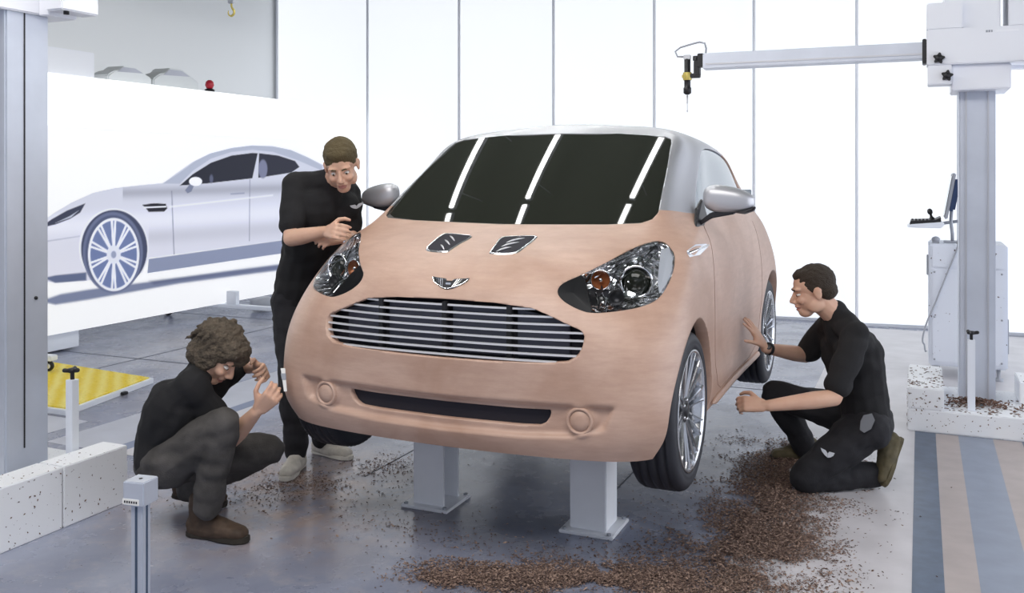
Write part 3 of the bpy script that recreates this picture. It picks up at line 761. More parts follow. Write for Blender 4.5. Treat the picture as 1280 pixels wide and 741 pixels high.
# ------------------------------------------------------------------ right measuring machine
mm = empty('measuring_machine', (1.94, 2.86, 0), 'tall measuring machine right of the car, long horizontal arm with a black probe', 'machine')
g = MB(); g.box2((1.56, 2.38, 0), (3.3, 3.10, .13), .006); g.box2((1.56, 2.38, .13), (1.755, 3.10, .255), .006); g.box2((2.17, 2.74, .13), (3.3, 3.10, .255), .006)
M['speckled'] = mat('speckled_white', (.82, .84, .88), rough=.4)
def speckle(m, thr=.70, col=(.10, .07, .08), sc=75):
    nt = m.node_tree; p = nt.nodes['Principled BSDF']; tc = N(m, 'ShaderNodeTexCoord'); n = N(m, 'ShaderNodeTexNoise'); n.inputs['Scale'].default_value = sc; n.inputs['Detail'].default_value = 2
    r = N(m, 'ShaderNodeMapRange'); r.inputs[1].default_value = thr; r.inputs[2].default_value = thr+.03; mx = N(m, 'ShaderNodeMix'); mx.data_type = 'RGBA'
    mx.inputs[6].default_value = p.inputs['Base Color'].default_value; mx.inputs[7].default_value = (*col, 1)
    nt.links.new(tc.outputs['Object'], n.inputs['Vector']); nt.links.new(n.outputs['Fac'], r.inputs[0]); nt.links.new(r.outputs[0], mx.inputs[0]); nt.links.new(mx.outputs[2], p.inputs['Base Color'])
speckle(M['speckled'])
base = g.build('base', M['speckled'], mm)
g = MB(); g.box2((1.845, 2.76, .13), (2.045, 2.96, 3.2), .008); col = g.build('column', M['alum'], mm)
g = MB()
for x in (1.885, 2.005): g.box2((x-.004, 2.752, .14), (x+.004, 2.7605, 3.1))
g.build('guide_rail', M['silver'], col)
g = MB(); g.box2((1.664, 2.55, 2.15), (2.26, 2.76, 2.36), .006); g.box2((1.664, 2.56, 2.36), (1.86, 2.98, 2.52), .006)
g.box2((1.76, 2.60, 2.36), (2.06, 3.05, 3.05), .006); g.box2((2.10, 2.58, 2.36), (2.6, 3.0, 2.8), .006)
g.box2((1.67, 2.56, 2.035), (1.80, 2.75, 2.15), .004); g.box2((1.80, 2.60, 2.0), (2.115, 3.03, 2.15), .006); g.box2((1.80, 2.96, 2.15), (2.4, 3.05, 2.40), .004)
head = g.build('carriage', M['white2'], mm)
for k_, p in enumerate(((1.73, 2.55, 2.187), (1.775, 2.56, 2.083))):
    g = MB(); pentaknob(p, (0, -1, 0), .034, g); g.build('knob', M['black'], head)
g = MB(); g.box2((2.195, 2.49, 2.10), (2.24, 2.60, 2.15), .003); g.build('bracket', M['grey'], head)
g = MB()
for k_, (w_, x_) in enumerate(((.010, 1.985), (.010, 1.998), (.008, 2.011))): g.box((x_, 2.549, 2.333), (w_, .002, .013))
g.build('lettering', M['grey'], head)
g = MB(); g.box2((2.03, 2.5485, 2.326), (2.15, 2.551, 2.338)); g.build('name_plate', M['mull'], head)
g = MB(); g.box2((.30, 2.655, 2.197), (2.62, 2.745, 2.303), .006); arm = g.build('arm', M['alum'], mm)
g = MB(); g.box2((.32, 2.650, 2.225), (1.66, 2.656, 2.235)); g.build('arm_rail', M['silver'], arm)
g = MB(); g.box2((1.640, 2.64, 2.17), (1.664, 2.76, 2.32), .004); g.build('arm_seal', M['black'], arm)
probe = None
g = MB(); g.box2((.262, 2.665, 2.215), (.302, 2.735, 2.305), .004); g.box2((.235, 2.675, 2.16), (.275, 2.725, 2.26), .004); g.lathe([(.02, 0), (.02, .03), (0, .03)], (.245, 2.70, 2.262), (0, 0, 1), 16); g.box2((.19, 2.68, 2.145), (.275, 2.72, 2.175), .004)
pb = g.build('probe_mount', M['black'], arm)
g = MB(); g.lathe([(0, 2.275), (.018, 2.275), (.021, 2.27), (.021, 2.18), (.026, 2.178), (.026, 2.14), (.021, 2.138), (.021, 2.085), (.026, 2.08), (.026, 2.045), (.012, 2.035), (0, 2.034)], (.188, 2.70, 0), (0, 0, 1), 24)
pr = g.build('probe', M['black'], mm)
g = MB(); g.lathe([(.028, 2.132), (.030, 2.14), (.030, 2.178), (.028, 2.184)], (.188, 2.70, 0), (0, 0, 1), 24); g.box((.165, 2.69, 2.158), (.02, .02, .02)); g.build('clamp_ring', M['brass'], pr)
g = MB(); g.lathe([(0, 2.034), (.006, 2.03), (.004, 1.99), (.006, 1.985), (.0025, 1.97), (.0025, 1.93), (.006, 1.925), (0, 1.915)], (.188, 2.70, 0), (0, 0, 1), 12); g.box2((.165, 2.68, 2.272), (.21, 2.72, 2.302), .003); g.build('stylus', M['silver'], pr)
g = MB(); g.tube([(.17, 2.70, 2.29), (.12, 2.70, 2.295), (.105, 2.70, 2.33), (.14, 2.70, 2.355), (.22, 2.70, 2.375), (.27, 2.70, 2.385), (.305, 2.70, 2.375), (.315, 2.70, 2.34), (.312, 2.70, 2.30)], .006, 8); g.build('probe_cable', M['grey'], arm)
# swarf on the machine bed
g = MB(); specks(g, ((1.56, 2.40, .256), (.195, 0, 0), (0, .68, 0), (0, 0, 1)), 110, (.004, .011)); specks(g, ((1.76, 2.40, .131), (.75, 0, 0), (0, .33, 0), (0, 0, 1)), 150, (.005, .016)); specks(g, ((1.558, 2.40, .0), (0, .6, 0), (0, 0, .25), (-1, 0, 0)), 40, (.003, .009)); specks(g, ((1.56, 2.379, .02), (1.2, 0, 0), (0, 0, .1), (0, -1, 0)), 60, (.003, .007))
specks(g, ((1.56, 2.379, .12), (.19, 0, 0), (0, 0, .13), (0, -1, 0)), 25, (.003, .009)); specks(g, ((2.18, 2.75, .256), (.6, 0, 0), (0, .3, 0), (0, 0, 1)), 60, (.003, .009))
rr = random.Random(5); g.mi = 0
for _ in range(700):
    a = rr.random()*6.283; d = abs(rr.gauss(0, .5)); x_ = 1.93+.26*d*cos(a); y_ = 2.63+.15*d*sin(a)
    if not (1.77 < x_ < 2.6 and 2.40 < y_ < 3.0) or (1.84 < x_ < 2.05 and y_ > 2.75): continue
    s_ = rr.uniform(.004, .010); t_ = rr.random()*6; u_ = Vector((cos(t_), sin(t_), rr.uniform(-.4, .4))); v_ = Vector((-sin(t_), cos(t_), rr.uniform(-.4, .4))); p_ = Vector((x_, y_, .132+.04*max(0, 1-d)*rr.random()+s_*.4))
    g.prism([p_+u_*s_*1.3, p_+v_*s_*.6, p_-u_*s_, p_-v_*s_*.5], (0, 0, s_*.5))
o = g.build('clay_crumbs', M['crumb']); setbase(o, (1.9, 2.5, .13)); tag(o, 'brown clay crumbs scattered on the white machine bed at right', 'shavings', kind='stuff')
def shav_mat():
    m = mat('clay_shavings', (.25, .15, .11), rough=.95); nt = m.node_tree; p = nt.nodes['Principled BSDF']
    g_ = N(m, 'ShaderNodeNewGeometry'); cr = N(m, 'ShaderNodeValToRGB'); nt.links.new(g_.outputs['Random Per Island'], cr.inputs[0])
    e = cr.color_ramp.elements; e[0].color = (.075, .05, .045, 1); e[1].color = (.38, .27, .215, 1); q = e.new(.5); q.color = (.16, .105, .085, 1)
    nt.links.new(cr.outputs[0], p.inputs['Base Color']); return m
M['shav'] = shav_mat()
#heap('clay_crumbs', 1.93, 2.66, .30, .22, .05, 700, 'brown heap of clay crumbs round the foot of the right machine column', .131, 5)

def knob_post(x, y, z0, top, label):
    t = empty('knob_post', (x, y, z0), label, 'post', 'white posts with black knobs')
    g = MB(); g.box2((x-.02, y-.02, z0), (x+.02, y+.02, top-.05), .002); g.build('post', M['white'], t)
    g = MB(); g.lathe([(.009, top-.05), (.009, top-.02), (.018, top-.018), (.018, top), (0, top)], (x, y, 0), (0, 0, 1), 14)
    for a in (0, 2.1, 4.2): g.cap((x, y, top-.012), (x+cos(a)*.032, y+sin(a)*.032, top-.006), .009, .010, 10)
    g.build('knob', M['black'], t)
knob_post(1.90, 2.47, .131, .59, 'slim white post with a black knob on the right machine bed')
knob_post(-1.876, -.49, .131, .625, 'slim white post with a black knob beside the yellow mat')
# ------------------------------------------------------------------ left measuring machine
lm = empty('measuring_machine', (-2.09, -.64, 0), 'grey machine column at the left edge on a long white bed', 'machine')
g = MB(); g.box2((-2.9, -1.3, 0), (-1.86, -.18, .128), .005); g.build('base', M['speckled'], lm)
g = MB(); g.box2((-1.85, -2.2, 0), (-1.70, -.695, .26), .004); g.build('rail_block', M['speckled'], lm)
g = MB(); g.box2((-1.85, -.688, 0), (-1.70, -.34, .26), .004); g.build('rail_block', M['speckled'], lm)
g = MB(); g.box2((-2.20, -.75, .128), (-1.975, -.53, 3.3), .008); col = g.build('column', M['alum'], lm)
g = MB(); g.box2((-2.075, -.757, .2), (-2.063, -.7495, 3.2)); g.box2((-1.976, -.66, .3), (-1.971, -.655, 3.2)); g.build('column_groove', M['black'], col)
g = MB(); g.lathe([(.012, 0), (.012, .02), (0, .021)], (-1.975, -.60, .16), (1, 0, 0), 12); g.lathe([(.008, 0), (.008, .006), (0, .006)], (-1.975, -.60, .95), (1, 0, 0), 12); g.build('bolt', M['black'], col)
g = MB(); g.box2((-2.5, -.86, 2.205), (-1.955, -.42, 2.75), .006); g.box2((-1.955, -.6, 2.20), (-1.89, -.45, 2.30), .004); g.box2((-1.89, -.62, 2.215), (-1.79, -.42, 2.6), .006); hd = g.build('carriage', M['white2'], lm)
g = MB(); g.lathe([(.012, 0), (.012, -.015), (0, -.015)], (-1.81, -.58, 2.215), (0, 0, 1), 12); g.build('screw', M['black'], hd)
g = MB(); specks(g, ((-1.699, -1.5, .0), (0, 1.15, 0), (0, 0, .25), (1, 0, 0)), 60, (.003, .007)); specks(g, ((-2.2, -.50, .129), (.33, 0, 0), (0, .3, 0), (0, 0, 1)), 160, (.003, .008)); specks(g, ((-1.85, -1.5, .261), (.15, 0, 0), (0, 1.1, 0), (0, 0, 1)), 60, (.002, .006))
o = g.build('clay_crumbs', M['crumb']); setbase(o, (-1.9, -.6, .13)); tag(o, 'dark crumbs speckling the white bed at the left edge', 'shavings', kind='stuff')
# ------------------------------------------------------------------ square test post in the foreground
tp = at(176, 612, 3.0); x, y, zt = tp.x, tp.y, at(176, 598, 3.0).z
t = empty('square_post', (x, y, 0), 'short steel post with a square head and small label, nearest the camera', 'post')
rz = Matrix.Rotation(R(8), 3, 'Z')
g = MB(); g.box((x, y, zt-.038), (.076, .076, .076), rz, .003); hd = g.build('head', M['alum'], t)
g = MB(); fr = rz@Vector((0, -.0385, 0)); g.box(Vector((x, y, zt-.063))+fr+rz@Vector((-.008, 0, 0)), (.060, .002, .018), rz); lb = g.build('label', M['paper'], hd)
g = MB()
for k_ in range(6): g.box(Vector((x, y, zt-.063))+fr*1.03+rz@Vector((-.029+k_*.0085, 0, 0)), (.005, .0015, .007), rz)
g.build('lettering', M['black'], lb)
g = MB(); g.lathe([(.006, 0), (.006, .001), (0, .001)], (x, y, zt), (0, 0, 1), 14); g.build('hole', M['black'], hd)
g = MB(); g.box((x, y, (zt-.076)/2), (.044, .044, zt-.077), rz, .004); ps = g.build('post', M['alum'], t)
g = MB()
for dx, dy in ((0, -.0225), (.0225, 0)): g.box(Vector((x, y, (zt-.076)/2))+rz@Vector((dx, dy, 0)), (.008 if dy else .002, .008 if dx else .002, zt-.09), rz)
g.build('slot', M['strip_dark'], ps)
g = MB(); g.box((x, y, .006), (.14, .14, .012), rz, .002); g.build('foot_plate', M['alum'], t)
# ------------------------------------------------------------------ yellow mat
def yellow():
    m = mat('yellow_mat', (.80, .62, .02), rough=.6); nt = m.node_tree; p = nt.nodes['Principled BSDF']; tc = N(m, 'ShaderNodeTexCoord')
    w_ = N(m, 'ShaderNodeTexWave'); w_.inputs['Scale'].default_value = 4.5; w_.inputs['Distortion'].default_value = 1.5; w_.inputs['Detail'].default_value = 2; w_.bands_direction = 'DIAGONAL'
    v = N(m, 'ShaderNodeTexVoronoi'); v.inputs['Scale'].default_value = 45
    mx = N(m, 'ShaderNodeMix'); mx.data_type = 'RGBA'; mx.inputs[6].default_value = (.82, .60, .015, 1); mx.inputs[7].default_value = (.92, .80, .22, 1)
    mu = N(m, 'ShaderNodeMath'); mu.operation = 'MULTIPLY'; nt.links.new(tc.outputs['Object'], w_.inputs[0]); nt.links.new(tc.outputs['Object'], v.inputs['Vector'])
    nt.links.new(w_.outputs['Fac'], mu.inputs[0]); mu.inputs[1].default_value = .8; nt.links.new(mu.outputs[0], mx.inputs[0]); nt.links.new(mx.outputs[2], p.inputs['Base Color'])
    b = N(m, 'ShaderNodeBump'); b.inputs['Distance'].default_value = .01; nt.links.new(v.outputs['Distance'], b.inputs['Height']); nt.links.new(b.outputs[0], p.inputs['Normal']); return m
M['yellow'] = yellow()
mp_ = [(-3.22, .66), (-3.42, 1.58), (-4.9, 1.74), (-4.8, .66)]
t = empty('studded_mat', (-4.0, 1.1, 0), 'low platform topped with a bright yellow studded mat at the left', 'mat')
g = MB(); g.prism([(x, y, .0) for x, y in mp_], (0, 0, .035), .002); g.build('platform', M['white'], t)
g = MB(); cx_, cy_ = -4.08, 1.16; g.prism([(cx_+(x-cx_)*.965, cy_+(y-cy_)*.955, .035) for x, y in mp_], (0, 0, .008)); g.build('mat', M['yellow'], t)
g = MB(); g.box((-3.33, 1.22, .012), (.03, .05, .02), bev=.004); g.build('foot', M['black'], t)

def caster(parent, x, y, z0, r=.05, ang=0.):
    d = Vector((cos(ang), sin(ang), 0)); pr = Vector((-sin(ang), cos(ang), 0)); c = Vector((x, y, z0+r))
    g = MB()
    for s in (-1, 1):
        o_ = c+pr*s*.024; g.prism([o_+d*.012+Vector((0, 0, -.01)), o_-d*.012+Vector((0, 0, -.01)), o_-d*.05+Vector((0, 0, r+.02)), o_+d*.0+Vector((0, 0, r+.02))], pr*s*.003)
    g.box(c-d*.025+Vector((0, 0, r+.022)), (.06, .06, .008)); g.lathe([(.012, 0), (.012, .03), (0, .03)], c-d*.025+Vector((0, 0, r+.02)), (0, 0, 1), 10)
    cs = g.build('caster', M['chrome'], parent)
    g = MB(); g.lathe([(0, -.016), (r*.6, -.016), (r*.9, -.016), (r, -.008), (r, .008), (r*.9, .016), (r*.6, .016), (0, .016)], c, pr, 24); g.build('caster_wheel', M['black'], cs)
    g = MB(); g.lathe([(0, -.019), (r*.5, -.018), (r*.5, .018), (0, .019)], c, pr, 18); g.build('caster_hub', M['white'], cs)
# ------------------------------------------------------------------ control cabinet with screen
cb = empty('control_cabinet', (1.945, 4.25, 0), 'white speckled electrical cabinet behind the right machine column', 'cabinet')
g = MB(); g.box2((1.685, 4.0, .09), (2.205, 4.5, .985), .012); g.build('body', M['cabspk'] if 'cabspk' in M else M.setdefault('cabspk', mat('cabinet_white', (.72, .76, .85), rough=.45)), cb); speckle(M['cabspk'], .70, sc=30)
g = MB(); g.box2((1.71, 3.992, .12), (2.18, 4.001, .80), .003); dr = g.build('front_panel', M['cabspk'], cb)
g = MB(); g.box2((1.71, 3.992, .815), (2.18, 4.001, .965), .003); g.build('top_panel', M['cabspk'], cb)
for x_ in (1.725, 2.165):
    for z_ in (.14, .45, .78): g = MB(); g.lathe([(.007, 0), (.007, .005), (0, .006)], (x_, 3.992, z_), (0, -1, 0), 12); g.build('screw', M['grey'], dr)
g = MB(); g.box2((1.672, 4.05, .75), (1.686, 4.09, .90), .003); g.box2((2.203, 4.05, .2), (2.215, 4.09, .45), .003); g.build('handle', M['grey'], cb)
for x_, y_ in ((1.74, 4.06), (2.15, 4.06), (1.74, 4.44), (2.15, 4.44)): g = MB(); g.lathe([(.03, 0), (.03, .02), (.012, .025), (.012, .092), (0, .092)], (x_, y_, 0), (0, 0, 1), 16); g.build('foot', M['grey'], cb)
mt = empty('monitor', (1.83, 4.2, .985), 'flat computer screen seen edge-on, standing over the white cabinet', 'monitor')
tilt = Matrix.Rotation(R(10), 3, 'Y')
g = MB(); g.box((1.83, 4.2, 1.338), (.022, .44, .34), tilt, .006); g.build('screen', M['grey'], mt)
g = MB(); g.box((1.817, 4.2, 1.336), (.004, .40, .30), tilt); g.build('screen_glass', M['glass_dark'], mt)
g = MB(); g.box((1.858, 4.2, 1.343), (.05, .30, .24), tilt, .015); M['navy'] = mat('navy_plastic', (.03, .055, .13), rough=.4); g.build('rear_housing', M['navy'], mt)
g = MB(); g.tube([(1.845, 4.2, 1.24), (1.84, 4.2, 1.14), (1.85, 4.2, 1.05), (1.85, 4.2, .999)], .012, 10); g.box((1.85, 4.2, .992), (.12, .12, .012), bev=.003); g.build('stand', M['grey'], mt)
kb = empty('operating_console', (1.66, 4.2, 1.1), 'black joystick console on a tray in front of the edge-on screen', 'console')
g = MB(); g.prism([(1.535, 4.02, 1.105), (1.60, 4.02, 1.10), (1.77, 4.02, 1.10), (1.795, 4.02, 1.13), (1.77, 4.02, 1.145), (1.56, 4.02, 1.125)], (0, .36, 0), .004); g.build('tray', M['white'], kb)
g = MB(); g.prism([(1.555, 4.04, 1.118), (1.70, 4.04, 1.11), (1.77, 4.04, 1.145), (1.77, 4.04, 1.18), (1.73, 4.04, 1.16), (1.56, 4.04, 1.15)], (0, .32, 0), .004); g.build('console_body', M['black'], kb)
for k_ in range(6): g = MB(); g.lathe([(.009, 0), (.007, .012), (0, .013)], (1.575+k_*.025, 4.08, 1.153), (0, 0, 1), 10); g.build('key', M['black'], kb)
for x_, y_ in ((1.71, 4.10), (1.71, 4.28)): g = MB(); g.lathe([(.022, 0), (.010, .018), (.008, .04), (.017, .05), (.019, .065), (.010, .078), (0, .08)], (x_, y_, 1.158), (-.25, 0, 1), 16); g.build('joystick', M['black'], kb)
g = MB(); g.tube([(1.775, 4.34, 1.12), (1.90, 4.37, 1.14), (1.99, 4.38, 1.12), (2.0, 4.38, .998)], .012, 8); g.build('support_arm', M['grey'], kb)
g = MB(); g.ell((1.735, 4.12, 1.012), (.03, .045, .022)); g.box((1.735, 4.12, .992), (.05, .07, .012), bev=.003); o = g.build('computer_mouse', M['grey']); setbase(o, (1.735, 4.12, .985)); tag(o, 'small grey mouse lying on top of the white cabinet', 'mouse')
g = MB(); P_ = [(1.875, 3.985, .99), (1.87, 3.98, .94), (1.80, 3.975, .75), (1.72, 3.97, .53), (1.67, 3.96, .40), (1.645, 3.96, .29), (1.655, 3.96, .25), (1.69, 3.965, .25)]
g.tube(smooth_poly(P_, 5)[:5*7], .006, 8); o = g.build('power_cable', M['grey']); setbase(o, (1.69, 3.97, .25)); tag(o, 'thin grey cable looping down the front of the white cabinet', 'cable')

# ------------------------------------------------------------------ display wall with the printed silver car
PX_ = -4.95
dw = empty('display_wall', (PX_-.1, 3.0, 0), 'long bright display wall printed with a life-size silver sports coupe', 'display')
g = MB(); g.box2((PX_-.30, -2.0, .17), (PX_, 6.72, 2.335), .004)
M['disp'] = emissive('display_white', (1, 1, 1), .55, base=(.86, .87, .88)); g.build('panel', M['disp'], dw)
g = MB(); g.box2((PX_-.25, -2.0, .02), (PX_-.06, 2.35, .168), .004); g.build('skirt', M['white'], dw)
for fy in (1.42, 4.12):
    g = MB(); g.box2((-5.75, fy-.035, .125), (-4.22, fy+.035, .165), .006); g.box2((-4.90, fy-.03, .165), (-4.78, fy+.03, .30), .004); g.box2((-5.32, fy-.03, .165), (-5.26, fy+.03, 1.6), .004); ft = g.build('crossfoot', M['white'], dw)
    caster(ft, -4.28, fy, .043 if fy < 2 else 0, .040 if fy < 2 else .052, .5); caster(ft, -5.70, fy, 0, .052, .5)
g = MB(); g.ell((-5.02, 4.2, .22), (.045, .045, .05)); g.build('black_ball', M['black'], dw)
g = MB(); g.lathe([(0, .0), (.10, .01), (.12, .05), (.12, .12), (.09, .145), (0, .15)], (-4.98, 4.75, .01), (0, 0, 1), 24); g.build('grey_drum', M['grey'], dw)
ny, nz_ = 520, 250
yy = np.linspace(1.55, 6.0, ny); zz = np.linspace(.175, 1.9, nz_); Yg, Zg = np.meshgrid(yy, zz, indexing='ij')
Pc = cam_proj(np.stack([np.full(Yg.size, PX_), Yg.ravel(), Zg.ravel()-CAR_Z], 1))
Q = np.stack([(Pc[:, 0]-30)*3.0865, (Pc[:, 1]-160)*3.0865], 1)     # artwork coordinates
img = np.ones((Q.shape[0], 3)); qx, qy = Q[:, 0], Q[:, 1]
def lay(mask, colr):
    global img
    colr = np.asarray(colr, float)/255
    colr = colr**2.2
    img = img*(1-mask[:, None])+(colr if colr.ndim == 2 else colr[None])*mask[:, None]
def poly(pts, colr, soft=2.0, curve=False, al=1.0):
    d = sdpoly(Q, smooth_poly(pts, 5) if curve else pts); lay(al*np.clip(.5-d/soft, 0, 1), colr)
def elp(cx, cy, rx, ry, colr, soft=2.5, al=1.0, rot=0.):
    dx, dy = qx-cx, qy-cy; c_, s_ = cos(rot), sin(rot); dx, dy = dx*c_+dy*s_, -dx*s_+dy*c_
    d = (np.hypot(dx/rx, dy/ry)-1)*min(rx, ry); lay(al*np.clip(.5-d/soft, 0, 1), colr)
poly([(60, 668), (140, 640), (250, 622), (500, 590), (800, 548), (1142, 505), (1142, 530), (900, 560), (600, 600), (420, 632), (250, 662), (120, 682)], (92, 104, 140), 10, al=.9)
poly([(480, 588), (760, 560), (1142, 512), (1142, 520), (760, 570), (500, 604)], (70, 78, 110), 12, al=.5)
t_ = np.clip((qy-150)/400, 0, 1)[:, None]; bodycol = np.array([205, 208, 222])*(1-t_)+np.array([222, 222, 234])*t_
hl_ = np.exp(-((qy-(385-.06*qx))/38)**2)[:, None]; bodycol = bodycol*(1-.0*hl_)+18*hl_
sh_ = np.exp(-((qy-(262-.03*qx))/20)**2)[:, None]*(qx > 380)[:, None]; bodycol = bodycol-38*sh_
sh2 = np.exp(-((qy-(455-.07*qx))/30)**2)[:, None]*(qx > 480)[:, None]; bodycol = np.clip(bodycol-16*sh2, 0, 255)
poly([(28, 398), (60, 366), (110, 330), (180, 288), (265, 250), (350, 231), (450, 220), (535, 212), (590, 172), (650, 130), (715, 98), (800, 76), (880, 66), (960, 69), (1030, 84), (1090, 110), (1150, 140), (1300, 200), (1300, 390), (1142, 408), (965, 436), (480, 502), (455, 560), (235, 590), (120, 596), (58, 592), (45, 520), (48, 450), (34, 425)], bodycol)
poly([(480, 505), (965, 437), (1300, 392), (1300, 440), (965, 488), (475, 560)], (138, 146, 172), 3)
poly([(75, 578), (120, 568), (240, 556), (240, 588), (120, 598)], (96, 106, 136), 6)
poly([(535, 214), (600, 172), (660, 128), (720, 98), (800, 78), (880, 68), (960, 72), (1030, 86), (1100, 118), (1150, 145), (1150, 165), (1050, 122), (960, 92), (880, 84), (800, 92), (720, 118), (650, 165), (600, 215)], (176, 182, 200), 4)
poly([(600, 222), (650, 178), (720, 134), (800, 106), (880, 96), (901, 97), (880, 194), (700, 214)], (34, 36, 50))
poly([(906, 97), (980, 106), (1045, 127), (1062, 150), (1030, 172), (903, 192)], (38, 40, 56))
elp(921, 158, 17, 36, (120, 124, 150), 4); elp(722, 196, 7, 16, (90, 94, 118), 4)
poly([(60, 386), (105, 352), (165, 318), (236, 290), (216, 326), (178, 350), (120, 372)], (58, 62, 82), 3); poly([(120, 366), (175, 340), (210, 318), (180, 345)], (190, 195, 212), 3)
poly([(455, 296), (500, 290), (546, 292), (552, 310), (540, 322), (480, 324), (470, 310)], (26, 26, 40)); poly([(458, 303), (548, 300), (548, 305), (462, 309)], (232, 234, 244), 1.5)
poly([(567, 242), (571, 242), (580, 488), (576, 488)], (120, 124, 150), 2, al=.8); poly([(869, 198), (872, 198), (870, 436), (867, 436)], (120, 124, 150), 2, al=.8)
poly([(560, 300), (960, 256), (960, 262), (560, 308)], (240, 242, 250), 5, al=.7); poly([(45, 440), (215, 415), (215, 419), (45, 446)], (170, 174, 194), 3, al=.7)
poly([(795, 252), (850, 248), (850, 254), (797, 257)], (150, 155, 178), 3)
elp(345, 462, 134, 152, (236, 238, 246), 3); elp(347, 466, 128, 150, (66, 72, 98), 3)
elp(342, 480, 116, 156, (104, 112, 142), 4); elp(342, 482, 106, 146, (60, 68, 98), 4, al=.6)
elp(345, 488, 99, 141, (240, 242, 250), 2.5); elp(345, 488, 90, 131, (110, 124, 166), 3)
for k_ in range(10):
    for dlt in (-.075, .075):
        a = 2*pi*k_/10+.31+dlt; a2 = 2*pi*k_/10+.31+dlt*.8
        x0_, y0_ = 345+22*cos(a2), 488+30*sin(a2); x1_, y1_ = 345+94*cos(a), 488+135*sin(a); nx_, ny_ = -(y1_-y0_), (x1_-x0_); L_ = math.hypot(nx_, ny_); nx_, ny_ = nx_/L_*4, ny_/L_*4
        poly([(x0_+nx_, y0_+ny_), (x1_+nx_, y1_+ny_), (x1_-nx_, y1_-ny_), (x0_-nx_, y0_-ny_)], (238, 240, 250), 2)
elp(345, 488, 27, 36, (225, 228, 240), 3); elp(345, 488, 10, 14, (150, 158, 185), 3)
poly([(620, 240), (640, 215), (655, 222), (645, 245), (630, 252)], (120, 126, 150), 3); elp(661, 206, 25, 17, (250, 250, 255), 2.5)
g_me = bpy.data.meshes.new('car_picture')
V3 = np.stack([np.full(Yg.size, PX_+.003), Yg.ravel(), Zg.ravel()], 1)
idx = np.arange(ny*nz_).reshape(ny, nz_); F4 = np.stack([idx[:-1, :-1], idx[1:, :-1], idx[1:, 1:], idx[:-1, 1:]], -1).reshape(-1, 4)
edge = np.minimum(np.minimum((Yg.ravel()-1.55)/.15, (Zg.ravel()-.175)/.03), 1)[:, None].clip(0, 1); img = img*edge+(1-edge)
g_me.from_pydata(V3.tolist(), [], F4.tolist())
ca = g_me.color_attributes.new('print', 'FLOAT_COLOR', 'POINT'); ca.data.foreach_set('color', np.concatenate([img, np.ones((len(img), 1))], 1).astype(np.float32).ravel())
m = mat('printed_picture', (1, 1, 1), rough=.6); va = N(m, 'ShaderNodeVertexColor'); va.layer_name = 'print'; p = m.node_tree.nodes['Principled BSDF']
mc = N(m, 'ShaderNodeMix'); mc.data_type = 'RGBA'; mc.blend_type = 'MULTIPLY'; mc.inputs[0].default_value = 1; mc.inputs[7].default_value = (.60, .61, .64, 1); m.node_tree.links.new(va.outputs[0], mc.inputs[6])
m.node_tree.links.new(mc.outputs[2], p.inputs['Base Color']); m.node_tree.links.new(va.outputs[0], p.inputs['Emission Color']); p.inputs['Emission Strength'].default_value = .55
link('car_picture', g_me, m, dw)
# things standing on top of the display wall
def on_top(px, py): # point over the wall top
    u = (px-640)/FOC; xx = PX_-.12; dx = xx-CX; fw = dx/(cos(YAW)*u-sin(YAW)); return CY+fw*(sin(YAW)*u+cos(YAW)), CZ-(py-HZ)/FOC*fw
y0, _ = on_top(48, 80); y1, _ = on_top(112, 80)
g = MB(); g.box2((PX_-.34, y0, 2.336), (PX_-.06, y1, 2.56), .006); o = g.build('storage_box', M['white2']); setbase(o, (PX_-.2, (y0+y1)/2, 2.336)); tag(o, 'pale box standing on the display wall near the left machine column', 'box')
g = MB(); g.box2((PX_-.28, y0+.0, 2.555), (PX_-.1, y1-.1, 2.567)); g.build('lid', M['white'], o)
def scale_model(pxa, pxb, h, label, m_):
    ya, _ = on_top(pxa, 95); yb, _ = on_top(pxb, 95); L_ = yb-ya
    prof = [(0, 0), (.0, .35), (.12, .62), (.30, .80), (.34, 1.0), (.62, 1.0), (.82, .72), (1.0, .45), (1.0, 0)]
    g = MB(); g.prism([(PX_-.30, ya+a*L_, 2.336+b*h) for a, b in prof], (.22, 0, 0), .012); o = g.build('scale_model', m_); setbase(o, (PX_-.2, (ya+yb)/2, 2.336)); tag(o, label, 'model', 'pale models on the display wall')
    g = MB(); g.prism([(PX_-.08, ya+a*L_, 2.336+b*h) for a, b in ((.2, .6), (.34, .92), (.6, .92), (.78, .68))], (.004, 0, 0)); g.build('window_panel', M['tile'], o)
M['pale'] = mat('pale_model', (.74, .77, .79), rough=.5); M['pale2'] = mat('pale_grey_model', (.66, .69, .71), rough=.5)
scale_model(131, 186, .15, 'pale car-shaped scale model on the display wall, left of the greyer one', M['pale'])
scale_model(188, 245, .19, 'greyer car-shaped scale model on the display wall, beside the red lamp', M['pale2'])
yl, zl = on_top(262, 107)
g = MB(); g.lathe([(0, .03), (.032, .045), (.045, .075), (.038, .11), (.018, .128), (0, .13)], (PX_-.12, yl, 2.336), (0, 0, 1), 20); o = g.build('warning_lamp', M['red']); setbase(o, (PX_-.12, yl, 2.336)); tag(o, 'small red warning lamp on top of the display wall', 'lamp')
g = MB(); g.lathe([(.05, 0), (.05, .03), (.03, .04), (0, .04)], (PX_-.12, yl, 2.336), (0, 0, 1), 20); g.build('lamp_base', M['black'], o)
